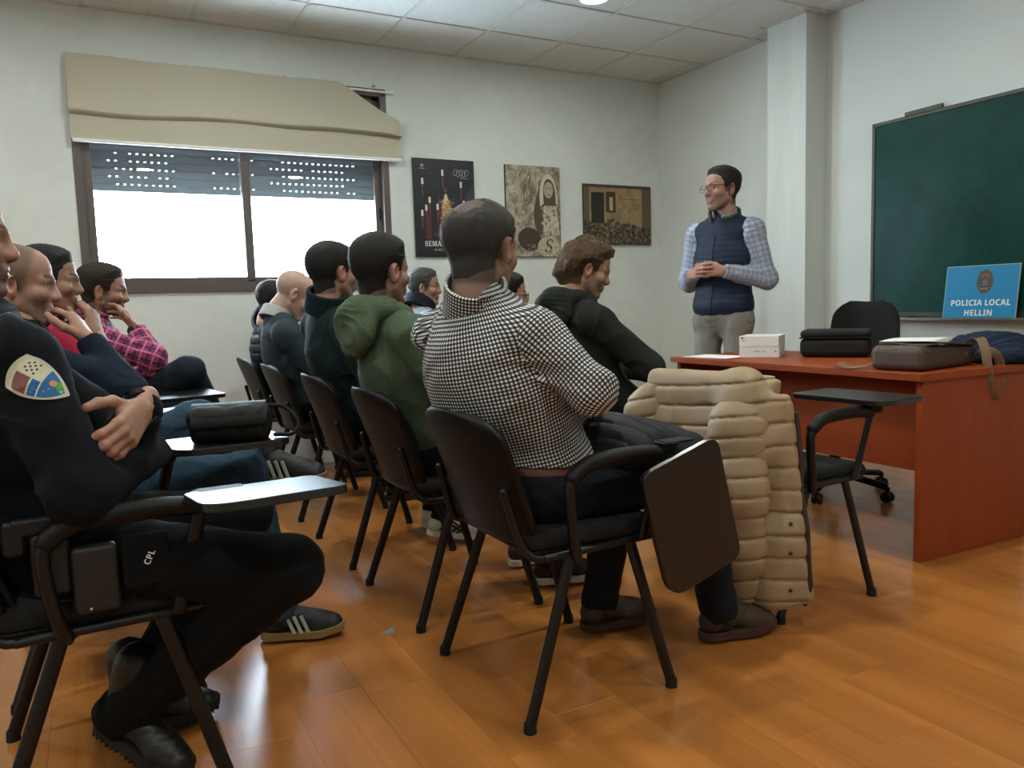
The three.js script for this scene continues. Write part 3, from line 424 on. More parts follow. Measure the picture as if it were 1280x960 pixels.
{ // small triangle of tape on the floor
  const s = new THREE.Shape([[0, 0], [0.055, 0.01], [0.04, 0.06]].map((p) => new THREE.Vector2(...p))); const g = new THREE.ExtrudeGeometry(s, { depth: 0.0004, bevelEnabled: false }); g.rotateX(-Math.PI / 2);
  const o = tag(obj('tape_scrap', g, std({ color: hex('#5b7376'), roughness: 0.6 })), 'small grey-blue triangular scrap of tape on the floor', 'tape'); o.position.set(-3.56, 0.0002, 3.03); o.rotation.y = -0.4;
}
// ---------------------------------------------------------------- soft shapes: distance fields meshed by surface nets
const len3 = (x, y, z) => Math.sqrt(x * x + y * y + z * z);
function cone(a, b, r1, r2, flat) {                                // tapered capsule; flat = [axis, share] squeezes it along axis
  const [ax, ay, az] = a; let bx = b[0] - ax, by = b[1] - ay, bz = b[2] - az; let l2 = bx * bx + by * by + bz * bz;
  if (l2 < 1e-8) { by = 1e-3; l2 = bx * bx + by * by + bz * bz; }
  const rr = r1 - r2, a2 = Math.max(1e-9, l2 - rr * rr), il2 = 1 / l2, sr = Math.sign(rr) * rr * rr;
  let fx = 0, fy = 0, fz = 0, s = 0, mul = 1;
  if (flat) { const n = V(...flat[0]); const d = V(bx, by, bz).normalize(); n.addScaledVector(d, -n.dot(d)).normalize(); fx = n.x; fy = n.y; fz = n.z; s = 1 / flat[1] - 1; mul = Math.min(1, flat[1] * 1.15); }
  return (x, y, z) => {
    let px = x - ax, py = y - ay, pz = z - az;
    if (s) { const t = (px * fx + py * fy + pz * fz) * s; px += fx * t; py += fy * t; pz += fz * t; }
    const yy = px * bx + py * by + pz * bz, zz = yy - l2;
    const qx = px * l2 - bx * yy, qy = py * l2 - by * yy, qz = pz * l2 - bz * yy;
    const x2 = qx * qx + qy * qy + qz * qz, y2 = yy * yy * l2, z2 = zz * zz * l2, k = sr * x2;
    let d;
    if (Math.sign(zz) * a2 * z2 > k) d = Math.sqrt(x2 + z2) * il2 - r2;
    else if (Math.sign(yy) * a2 * y2 < k) d = Math.sqrt(x2 + y2) * il2 - r1;
    else d = (Math.sqrt(x2 * a2 * il2) + yy * rr) * il2 - r1;
    return d * mul;
  };
}
function ball(c, r) { const [a, b, d] = c; return (x, y, z) => len3(x - a, y - b, z - d) - r; }
function egg(c, r, rot) {                                           // ellipsoid, rot = Euler angles
  const [a, b, d] = c, [rx, ry, rz] = r; let m = null;
  if (rot) m = new THREE.Matrix4().makeRotationFromEuler(new THREE.Euler(...rot)).transpose().elements;
  return (x, y, z) => {
    let px = x - a, py = y - b, pz = z - d;
    if (m) { const X = m[0] * px + m[4] * py + m[8] * pz, Y = m[1] * px + m[5] * py + m[9] * pz, Z = m[2] * px + m[6] * py + m[10] * pz; px = X; py = Y; pz = Z; }
    const k0 = len3(px / rx, py / ry, pz / rz), k1 = len3(px / (rx * rx), py / (ry * ry), pz / (rz * rz));
    return k1 < 1e-9 ? -Math.min(rx, ry, rz) : k0 * (k0 - 1) / k1;
  };
}
function rbx(c, h, r, rot) {                                        // rounded box
  const [a, b, d] = c, [hx, hy, hz] = h; let m = null; if (rot) m = new THREE.Matrix4().makeRotationFromEuler(new THREE.Euler(...rot)).transpose().elements;
  return (x, y, z) => {
    let px = x - a, py = y - b, pz = z - d;
    if (m) { const X = m[0] * px + m[4] * py + m[8] * pz, Y = m[1] * px + m[5] * py + m[9] * pz, Z = m[2] * px + m[6] * py + m[10] * pz; px = X; py = Y; pz = Z; }
    const qx = Math.abs(px) - hx + r, qy = Math.abs(py) - hy + r, qz = Math.abs(pz) - hz + r;
    return len3(Math.max(qx, 0), Math.max(qy, 0), Math.max(qz, 0)) + Math.min(Math.max(qx, qy, qz), 0) - r;
  };
}
const plane = (p, n) => { const q = V(...n).normalize(), w = q.x * p[0] + q.y * p[1] + q.z * p[2]; return (x, y, z) => q.x * x + q.y * y + q.z * z - w; };
const cut = (f, ...g) => (x, y, z) => { let d = f(x, y, z); for (const h of g) d = Math.max(d, h(x, y, z)); return d; };
const smin = (a, b, k) => { const h = k - Math.abs(a - b); return h > 0 ? Math.min(a, b) - h * h / (4 * k) : Math.min(a, b); };
class Field {
  constructor(k = 0.03) { this.k = k; this.p = []; this.s = []; this.post = null; }
  add(...f) { this.p.push(...f); return this; }
  sub(f, k = 0.01) { this.s.push([f, k]); return this; }
  val(x, y, z, set = this.p) {
    let d = 9; const k = this.k; for (let i = 0; i < set.length; i++) d = smin(d, set[i](x, y, z), k);
    for (const [f, kk] of this.s) d = -smin(-d, f(x, y, z), kk);
    return this.post ? this.post(d, x, y, z) : d;
  }
  // mesh inside the box lo..hi with the given cell; colour(x,y,z,nx,ny,nz) -> rgb; bones for uv
  mesh(lo, hi, cell, { color, bones, uvScale = 1, eps, margin = 0.016 } = {}) {
    const n = [0, 1, 2].map((i) => Math.ceil((hi[i] - lo[i]) / cell) + 1), [nx, ny, nz] = n, NN = nx * ny * nz;
    const val = new Float32Array(NN).fill(9), B = 6, rad = B * cell * 0.8661;
    const keepK = this.k + 0.02, nbx = Math.ceil((nx - 1) / B), nby = Math.ceil((ny - 1) / B), sets = new Map();
    for (let bz = 0; bz < nz - 1; bz += B) for (let by = 0; by < ny - 1; by += B) for (let bx = 0; bx < nx - 1; bx += B) {
      const cx = lo[0] + (bx + B / 2) * cell, cy = lo[1] + (by + B / 2) * cell, cz = lo[2] + (bz + B / 2) * cell;
      let dm = 9; const ds = this.p.map((f) => { const d = f(cx, cy, cz); if (d < dm) dm = d; return d; });
      if (dm > rad * 1.25 + margin) continue;
      if (dm < -rad) { const vc = this.val(cx, cy, cz); if (vc < -rad * 1.3 - margin) { for (let k = bz; k <= Math.min(nz - 1, bz + B); k++) for (let j = by; j <= Math.min(ny - 1, by + B); j++) for (let i = bx; i <= Math.min(nx - 1, bx + B); i++) { const q = (k * ny + j) * nx + i; if (val[q] === 9) val[q] = -1; } continue; } }
      const set = this.p.filter((f, i) => ds[i] < Math.max(dm, 0) + 2.4 * rad + keepK);
      sets.set((bz / B * nby + by / B) * nbx + bx / B, set);
      for (let k = bz; k <= Math.min(nz - 1, bz + B); k++) for (let j = by; j <= Math.min(ny - 1, by + B); j++) for (let i = bx; i <= Math.min(nx - 1, bx + B); i++) {
        const q = (k * ny + j) * nx + i; if (val[q] !== 9 && val[q] !== -1) continue;
        val[q] = this.val(lo[0] + i * cell, lo[1] + j * cell, lo[2] + k * cell, set);
      }
    }
    const id = new Int32Array(NN).fill(-1), P = [], F = [], PS = [];
    const off = [0, 1, nx, nx + 1, nx * ny, nx * ny + 1, nx * ny + nx, nx * ny + nx + 1];
    const E = [[0, 1], [2, 3], [4, 5], [6, 7], [0, 2], [1, 3], [4, 6], [5, 7], [0, 4], [1, 5], [2, 6], [3, 7]];
    const c = new Float32Array(8);
    for (let k = 0; k < nz - 1; k++) for (let j = 0; j < ny - 1; j++) for (let i = 0; i < nx - 1; i++) {
      const q = (k * ny + j) * nx + i; let m = 0; for (let t = 0; t < 8; t++) { c[t] = val[q + off[t]]; if (c[t] < 0) m |= 1 << t; }
      if (m === 0 || m === 255) continue;
      let sx = 0, sy = 0, sz = 0, cnt = 0;
      for (const [a, b] of E) { const A = c[a], Bv = c[b]; if ((A < 0) === (Bv < 0)) continue; const t = A / (A - Bv); sx += (a & 1) + ((b & 1) - (a & 1)) * t; sy += ((a >> 1) & 1) + (((b >> 1) & 1) - ((a >> 1) & 1)) * t; sz += (a >> 2) + ((b >> 2) - (a >> 2)) * t; cnt++; }
      id[q] = P.length / 3; PS.push(sets.get((Math.floor(k / B) * nby + Math.floor(j / B)) * nbx + Math.floor(i / B)) ?? this.p); P.push(lo[0] + (i + sx / cnt) * cell, lo[1] + (j + sy / cnt) * cell, lo[2] + (k + sz / cnt) * cell);
    }
    const quad = (a, b, d, e, flip) => { if (a < 0 || b < 0 || d < 0 || e < 0) return; if (flip) F.push(a, e, d, a, d, b); else F.push(a, b, d, a, d, e); };
    for (let k = 1; k < nz - 1; k++) for (let j = 1; j < ny - 1; j++) for (let i = 1; i < nx - 1; i++) {
      const q = (k * ny + j) * nx + i, v = val[q] < 0;
      if (v !== (val[q + 1] < 0)) quad(id[q], id[q - nx], id[q - nx - nx * ny], id[q - nx * ny], !v);
      if (v !== (val[q + nx] < 0)) quad(id[q], id[q - nx * ny], id[q - 1 - nx * ny], id[q - 1], !v);
      if (v !== (val[q + nx * ny] < 0)) quad(id[q], id[q - 1], id[q - 1 - nx], id[q - nx], !v);
    }
    const nv = P.length / 3, Nn = new Float32Array(nv * 3), e = eps ?? cell * 0.5;
    for (let i = 0; i < nv; i++) {
      const x = P[i * 3], y = P[i * 3 + 1], z = P[i * 3 + 2];
      const st = PS[i], a = this.val(x + e, y - e, z - e, st), b = this.val(x - e, y - e, z + e, st), d = this.val(x - e, y + e, z - e, st), g = this.val(x + e, y + e, z + e, st);
      let ux = a - b - d + g, uy = -a - b + d + g, uz = -a + b - d + g; const l = len3(ux, uy, uz) || 1; ux /= l; uy /= l; uz /= l; Nn[i * 3] = ux; Nn[i * 3 + 1] = uy; Nn[i * 3 + 2] = uz;
    }
    let col = null; if (color) { col = new Float32Array(nv * 3); for (let i = 0; i < nv; i++) { const k = color(P[i * 3], P[i * 3 + 1], P[i * 3 + 2], Nn[i * 3], Nn[i * 3 + 1], Nn[i * 3 + 2]); col[i * 3] = k[0]; col[i * 3 + 1] = k[1]; col[i * 3 + 2] = k[2]; } }
    const g = new THREE.BufferGeometry();
    if (!bones) { g.setAttribute('position', new THREE.Float32BufferAttribute(P, 3)); g.setAttribute('normal', new THREE.BufferAttribute(Nn, 3)); if (col) g.setAttribute('color', new THREE.BufferAttribute(col, 3)); g.setIndex(F); return g; }
    // uv in metres, unrolled round the nearest bone; pieces of different bones do not share corners
    const bb = bones.map(([a, b, r, ref = [0, 0, -1], flat = 1]) => { const arc = [0]; for (let i = 1; i <= 90; i++) { const q = (i - 0.5) / 90 * Math.PI; arc.push(arc[i - 1] + r * Math.hypot(Math.cos(q), flat * Math.sin(q)) * Math.PI / 90); } const A = V(...a), d = V(...b).sub(A), L = d.length(); d.normalize(); const z = V(...ref).addScaledVector(d, -V(...ref).dot(d)).normalize(), x = d.clone().cross(z); return { A, d, L, z, x, r, flat, arc, len: (t) => { const m = Math.abs(t) / Math.PI * 90, i = Math.min(89, Math.floor(m)); return Math.sign(t) * (m <= 90 ? arc[i] + (arc[i + 1] - arc[i]) * (m - i) : 2 * arc[90] - (() => { const w = 180 - m, j = Math.max(0, Math.min(89, Math.floor(w))); return arc[j] + (arc[j + 1] - arc[j]) * (w - j); })()); } }; });
    const pos = new Float32Array(F.length * 3), nor = new Float32Array(F.length * 3), uv = new Float32Array(F.length * 2), p = V(0, 0, 0);
    for (let t = 0; t < F.length; t += 3) {
      let cx = 0, cy = 0, cz = 0; for (let i = 0; i < 3; i++) { cx += P[F[t + i] * 3] / 3; cy += P[F[t + i] * 3 + 1] / 3; cz += P[F[t + i] * 3 + 2] / 3; }
      let best = null, bd = 1e9; for (const b of bb) { p.set(cx, cy, cz).sub(b.A); const h = clamp(p.dot(b.d), 0, b.L); const d = p.addScaledVector(b.d, -h).length() - b.r; if (d < bd) { bd = d; best = b; } }
      p.set(cx, cy, cz).sub(best.A); const ca = Math.atan2(p.dot(best.x), p.dot(best.z) / best.flat);
      for (let i = 0; i < 3; i++) {
        const s = F[t + i], o = (t + i); p.set(P[s * 3], P[s * 3 + 1], P[s * 3 + 2]); pos[o * 3] = p.x; pos[o * 3 + 1] = p.y; pos[o * 3 + 2] = p.z; nor.set([Nn[s * 3], Nn[s * 3 + 1], Nn[s * 3 + 2]], o * 3);
        p.sub(best.A); let an = Math.atan2(p.dot(best.x), p.dot(best.z) / best.flat); if (an - ca > Math.PI) an -= 2 * Math.PI; if (an - ca < -Math.PI) an += 2 * Math.PI; uv[o * 2] = best.len(an) * uvScale; uv[o * 2 + 1] = p.dot(best.d) * uvScale;
      }
    }
    g.setAttribute('position', new THREE.BufferAttribute(pos, 3)); g.setAttribute('normal', new THREE.BufferAttribute(nor, 3)); g.setAttribute('uv', new THREE.BufferAttribute(uv, 2)); return g;
  }
}
// ---------------------------------------------------------------- people
const skinMat = phy({ vertexColors: true, roughness: 0.6, sheen: 0.1, sheenRoughness: 0.5 });
const mixc = (a, b, t) => [a[0] + (b[0] - a[0]) * t, a[1] + (b[1] - a[1]) * t, a[2] + (b[2] - a[2]) * t];
const add3 = (a, b, s = 1) => [a[0] + b[0] * s, a[1] + b[1] * s, a[2] + b[2] * s];
const lerp3 = (a, b, t) => mixc(a, b, t);
const SKIN = { tan: [0.31, 0.172, 0.115], pale: [0.42, 0.265, 0.205], ruddy: [0.35, 0.188, 0.132], olive: [0.26, 0.155, 0.11] };

// --- head: x to the person's left, y up, z forward, eyes at y = 0
function headGeo(o) {
  const F = new Field(0.017), w = o.wide ?? 1, jw = o.jaw ?? 1;
  F.add(egg([0, 0.036, -0.018], [0.0765 * w, 0.083, 0.097]), egg([0, -0.028, 0.02], [0.061 * w, 0.082, 0.067]), egg([0, 0.045, 0.03], [0.062 * w, 0.06, 0.056]));
  for (const s of [1, -1]) F.add(cone([0.05 * s * jw, -0.052, -0.002], [0.02 * s * jw, -0.1, 0.058], 0.019, 0.017), ball([0.041 * s, -0.024, 0.056], 0.023), ball([0.0095 * s, -0.0325, 0.094], 0.0078), cone([0.012 * s, 0.02, 0.081], [0.045 * s, 0.016, 0.062], 0.011, 0.01));
  F.add(ball([0, -0.1, 0.067], 0.0185), cone([0, 0.01, 0.085], [0, -0.027, 0.101], 0.0075, 0.0095), cone([-0.017, -0.0605, 0.0815], [0.017, -0.0605, 0.0815], 0.0075, 0.0075), cone([-0.013, -0.0712, 0.0795], [0.013, -0.0712, 0.0795], 0.0068, 0.0068));
  const nw = o.neckW ?? 1; F.add(cone([0, -0.055, -0.03], [0, -0.13, -0.042], 0.053 * nw, 0.053 * nw));
  for (const s of [1, -1]) { F.sub(ball([0.0325 * s, 0.0, 0.1005], 0.0185), 0.012); }
  F.sub(cone([-0.022, -0.0662, 0.0925], [0.022, -0.0662, 0.09], 0.0022, 0.0022), 0.006);
  const ears = []; for (const s of [1, -1]) { const E1 = egg([0.079 * s * w, -0.006, -0.014], [0.0105, 0.0315, 0.0205], [0.12, 0.4 * s, -0.12 * s]), E2 = egg([0.087 * s * w, -0.002, -0.008], [0.008, 0.02, 0.0115], [0.12, 0.4 * s, 0]), E3 = egg([0.0775 * s * w, -0.03, -0.006], [0.008, 0.012, 0.01]); ears.push((x, y, z) => Math.max(smin(E1(x, y, z), E3(x, y, z), 0.012), -E2(x, y, z))); }
  F.post = (d, x, y, z) => { const e = x > 0 ? ears[0] : ears[1]; return smin(d, e(x, y, z), 0.006); };
  const skin = o.skin, hairC = o.hairColor ?? [0.02, 0.016, 0.014], st = o.stubble ?? 0.25, lip = [skin[0] * 0.86, skin[1] * 0.6, skin[2] * 0.62];
  const color = (x, y, z) => {
    const n = 1 + 0.07 * fbm(x * 60, y * 60, z * 60), ax = Math.abs(x); let c = [skin[0] * n, skin[1] * n, skin[2] * n];
    c = mixc(c, [skin[0] * 1.02, skin[1] * 0.78, skin[2] * 0.76], 0.5 * (smooth(0.03, 0.012, Math.hypot(ax - 0.04, y + 0.03, z - 0.07)) + smooth(0.02, 0.01, Math.hypot(ax, y + 0.03, z - 0.11))));
    if (ax > 0.072) c = mixc(c, [skin[0] * 1.02, skin[1] * 0.72, skin[2] * 0.7], 0.5);
    const jawMask = smooth(-0.03, -0.055, y + (ax > 0.03 ? -0.01 : 0)) * smooth(-0.02, 0.01, z) * (ax < 0.066 ? 1 : 0) * smooth(-0.13, -0.105, y);
    const must = smooth(0.012, 0.006, Math.abs(y + 0.049)) * smooth(0.035, 0.02, ax) * (z > 0.07 ? 1 : 0);
    c = mixc(c, [hairC[0] + 0.02, hairC[1] + 0.02, hairC[2] + 0.02], clamp(Math.max(jawMask, must) * st * (0.8 + 0.5 * noise(x * 300, y * 300, z * 300))));
    if (Math.abs(y + 0.066) < 0.0105 && ax < 0.023 && z > 0.074) c = mixc(c, lip, smooth(0.024, 0.016, ax) * 0.55);
    if (z > 0.05) {
      const by = 0.0245 + 0.004 * Math.sin((ax - 0.01) * 55); if (ax > 0.011 && ax < 0.052) c = mixc(c, hairC, smooth(0.0065, 0.003, Math.abs(y - by)) * (o.brow ?? 0.85));
      const ex = (ax - 0.0315) / 0.0135, ey = y / 0.0055, e2 = ex * ex + ey * ey; if (e2 < 1) { c = [0.5, 0.47, 0.45]; if (Math.hypot(ax - 0.0315, y * 1.0) < 0.0058) c = [0.03, 0.02, 0.015]; } else if (e2 < 1.7) c = mixc(c, [0.05, 0.03, 0.025], 0.6);
    }
    if (o.scalp) { const m = o.scalp(x, y, z); c = mixc(c, hairC, m); } else { c = mixc(c, hairC, 0.75 * smooth(-0.095, -0.08, y) * smooth(-0.018, -0.035, z) + 0.7 * (ax > 0.05 && z < 0.03 && z > -0.01 ? smooth(-0.03, -0.01, y) * smooth(0.035, 0.02, z) * (ax < 0.078 ? 1 : 0) : 0)); }
    return c;
  };
  return F.mesh([-0.11, -0.16, -0.135], [0.11, 0.135, 0.135], o.cell ?? 0.0036, { color, eps: 0.0012, margin: 0.008 });
}
// --- hair cap: side and top thickness, hairline set by kind
function hairGeo(o) {
  const w = o.wide ?? 1, F = new Field(0.02), side = o.side ?? 0.006, top = o.top ?? 0.018, nape = o.nape ?? -0.075, back = o.back ?? 0;
  F.add(egg([0, 0.036, -0.018], [0.0765 * w, 0.083, 0.097]), egg([0, 0.045, 0.03], [0.062 * w, 0.06, 0.056]), cone([0, -0.055, -0.03], [0, -0.13, -0.042], 0.053 * (o.neckW ?? 1), 0.053 * (o.neckW ?? 1)));
  if (o.extra) F.add(...o.extra);
  const zb = (y, ax) => { const rec = o.recede ?? 0; const t = y > 0.072 ? 0.072 - rec + (y - 0.072) * 1.2 : y > 0.035 ? 0.036 + (y - 0.035) * (0.97 - rec * 27) : y > -0.028 ? 0.03 + (y + 0.02) * 0.11 : -0.026; return t - (y > 0.055 ? 0.25 * Math.max(0, ax - 0.03) : 0); };
  const st = o.strand ?? 0.0012, sf = o.strandFreq ?? 26;
  F.post = (d, x, y, z) => {
    const ax = Math.abs(x), up = smooth(0.02, 0.1, y), an = Math.atan2(x, z - 0.0);
    let t = side + (top - side) * up + back * smooth(0.02, -0.06, z) * smooth(0.11, 0.0, y);
    t += st * (noise(an * sf, y * (o.flow ?? 14), z * 10) * (1 - up * 0.5) + up * noise(x * 130, y * 20, z * 22)) + (o.mess ?? 0) * fbm(x * 26, y * 20, z * 26);
    let m = (z - zb(y, ax)) * 0.8; m = Math.max(m, nape - y + 0.7 * Math.max(0, ax - 0.022));
    m += 0.0018 * noise(x * 160, y * 60, z * 160);
    const ear = 0.026 - Math.hypot((ax - 0.08 * w) * 0.8, y + 0.012, z + 0.008); if (!o.coverEar) m = Math.max(m, ear);
    if (o.bald) m = Math.max(m, o.bald(x, y, z));
    const tp = smooth(0, o.taper ?? 0.042, -m); return Math.max(d - (0.0008 + (t - 0.0008) * (0.1 + 0.9 * tp)), m);
  };
  return F.mesh([-0.13, -0.16, -0.17], [0.13, 0.17, 0.16], o.cell ?? 0.0036, { eps: 0.001, margin: 0.045, bones: [[[0, -0.1, -0.01], [0, 0.13, -0.01], 0.08]] });
}
// --- hand: wrist at the origin, fingers along +y, palm facing +z, s = 1 right (thumb at +x), -1 left
function handGeo(o) {
  const s = o.s, F = new Field(0.0085), K = [[0.0275, 0.09, 0.003], [0.009, 0.095, 0], [-0.0095, 0.091, 0.001], [-0.027, 0.083, 0.004]], Ln = [[0.043, 0.026, 0.021], [0.047, 0.03, 0.022], [0.043, 0.028, 0.021], [0.034, 0.021, 0.019]], R = [0.0092, 0.0094, 0.0089, 0.0079];
  F.add(cone([0, -0.04, 0], [0, 0.012, 0], 0.026, 0.025, [[0, 0, 1], 0.76]));
  for (let i = 0; i < 4; i++) {
    const [kx, ky, kz] = K[i]; F.add(cone([kx * 0.62 * s, 0.012, 0.001], [kx * s, ky, kz], 0.0145, 0.0108));
    if (i < 3) F.add(cone([(kx + K[i + 1][0]) / 2 * 0.6 * s, 0.015, 0.004], [(kx + K[i + 1][0]) / 2 * s, ky - 0.01, 0.003], 0.014, 0.0095));
    const c = o.curl[i]; let th = 0, sp = ((o.spread ?? 0.06) * (1.5 - i)) * s, p = [kx * s, ky, kz], r = R[i];
    for (let j = 0; j < 3; j++) { th += c[j]; const L = Ln[i][j], q = add3(p, [Math.sin(sp) * Math.cos(th), Math.cos(sp) * Math.cos(th), Math.sin(th)], L); F.add(cone(p, q, r, r - 0.0008)); p = q; r -= 0.0008; }
  }
  F.add(cone([0.012 * s, 0.02, 0.008], [0.026 * s, 0.05, 0.011], 0.016, 0.013));
  let p = [0.022 * s, 0.022, 0.008]; const T3 = o.thumb ?? [[0.7, 0.6, 0.35], [0.45, 0.85, 0.3], [0.25, 0.95, 0.2]]; [0.042, 0.033, 0.027].forEach((L, j) => { const d = V(T3[j][0] * s, T3[j][1], T3[j][2]).normalize(), q = [p[0] + d.x * L, p[1] + d.y * L, p[2] + d.z * L]; F.add(cone(p, q, 0.0125 - j * 0.001, 0.0112 - j * 0.001)); p = q; });
  const sk = o.skin, color = (x, y, z) => { const n = 1 + 0.09 * fbm(x * 70, y * 70, z * 70), rd = smooth(0.08, 0.11, y) * 0.25; return mixc([sk[0] * n, sk[1] * n, sk[2] * n], [sk[0] * 1.03, sk[1] * 0.74, sk[2] * 0.72], rd); };
  return F.mesh([-0.1, -0.06, -0.07], [0.1, 0.22, 0.13], o.cell ?? 0.003, { color, eps: 0.001, margin: 0.004 });
}
const CURL = { flat: [[0.1, 0.15, 0.1], [0.1, 0.15, 0.1], [0.12, 0.18, 0.1], [0.15, 0.2, 0.1]], relaxed: [[0.3, 0.45, 0.25], [0.35, 0.5, 0.3], [0.4, 0.55, 0.3], [0.45, 0.55, 0.3]], grip: [[0.55, 0.5, 0.25], [0.6, 0.55, 0.3], [0.62, 0.6, 0.3], [0.65, 0.6, 0.3]], fist: [[1.2, 1.4, 0.8], [1.25, 1.45, 0.8], [1.3, 1.45, 0.8], [1.3, 1.4, 0.8]] };
// orientation: y along dir, z towards palm
function frame(origin, dir, palm) { const y = V(...dir).normalize(), z = V(...palm); z.addScaledVector(y, -z.dot(y)).normalize(); const x = y.clone().cross(z); return new THREE.Matrix4().makeBasis(x, y, z).setPosition(...origin); }

// --- shoes: ankle above the origin, sole on y = 0, toe towards +z
const shoeCache = new Map();
function shoeGeos(kind) {
  if (shoeCache.has(kind)) return shoeCache.get(kind);
  const U = new Field(0.022), hi = kind === 'boot';
  U.add(ball([0, 0.052, -0.032], 0.034), cone([0, 0.06, -0.008], [0, hi ? 0.2 : 0.1, -0.008], 0.039, hi ? 0.05 : 0.04), cone([0, 0.066, 0.03], [0, 0.045, 0.12], 0.039, 0.033), cone([-0.008, 0.034, 0.11], [-0.006, 0.03, 0.165], 0.036, 0.031), cone([0.012, 0.034, 0.1], [0.008, 0.03, 0.155], 0.034, 0.029));
  U.post = (d, x, y, z) => Math.max(d + 0.0012 * noise(x * 80, y * 80, z * 80), 0.012 - y, hi ? -9 : y - 0.098 - z * 0.12);
  const up = U.mesh([-0.08, -0.01, -0.09], [0.08, 0.27, 0.23], 0.005, { bones: [[[0, 0.05, -0.06], [0, 0.05, 0.2], 0.04, [0, 1, 0]]], eps: 0.002 });
  const S = new Field(0.004), sa = cone([0, 0, -0.03], [0, 0, 0.11], 0.038, 0.047), sb = cone([0.002, 0, 0.1], [-0.004, 0, 0.165], 0.046, 0.037), d2 = (x, z) => smin(sa(x, 0, z), sb(x, 0, z), 0.02);
  const th = hi ? 0.034 : 0.026; S.add((x, y, z) => { const rise = 0.012 * smooth(0.12, 0.21, z), yy = y - rise; const q = Math.max(d2(x, z), Math.abs(yy - th / 2) - th / 2); return hi && yy < 0.012 ? q + 0.004 * (Math.sin(z * 420) > 0 ? 1 : 0) : q; });
  const sole = S.mesh([-0.07, -0.012, -0.09], [0.07, 0.06, 0.22], 0.0045, { bones: [[[0, 0.0, -0.06], [0, 0.0, 0.2], 0.04, [0, 1, 0]]], eps: 0.0015 });
  const laces = merge([0, 1, 2, 3].map((k) => tube([[0.026, 0.083 - k * 0.006, 0.028 + k * 0.022], [0, 0.101 - k * 0.0085, 0.033 + k * 0.022], [-0.026, 0.083 - k * 0.006, 0.028 + k * 0.022]], 0.003, 10, 6)));
  const r = { up, sole, laces }; shoeCache.set(kind, r); return r;
}
const M2 = {};
const cloth = (c, tex = T.weave, r = 0.92, o = {}) => phy({ specularIntensity: 0.5, color: new THREE.Color().setRGB(...c), roughness: r, map: tex, sheen: 0.08, sheenRoughness: 0.6, sheenColor: new THREE.Color().setRGB(0.4, 0.4, 0.4), ...o });
M2.soleWhite = std({ color: hex('#cfccc2'), roughness: 0.7 }); M2.soleGum = std({ color: hex('#8d7548'), roughness: 0.6 }); M2.soleDark = std({ color: hex('#17150f'), roughness: 0.8 }); M2.lace = std({ color: hex('#d8d6d0'), roughness: 0.9 }); M2.laceDark = std({ color: hex('#232323'), roughness: 0.9 });
M2.stripe = std({ color: hex('#aebdb5'), roughness: 0.7 });

const creases = (amp, f = 9, seed = 0) => (d, x, y, z) => { const wx = noise(x * 5 + seed, y * 5, z * 5) * 0.25, a = noise((x + wx) * f + seed, (y + wx) * f * 1.5, z * f + 3), b = noise(x * f * 2.2, y * f * 2.6 + seed, z * f * 2.2); return d + amp * (1 - 2.2 * Math.abs(a)) * -0.7 + amp * 0.45 * b; };

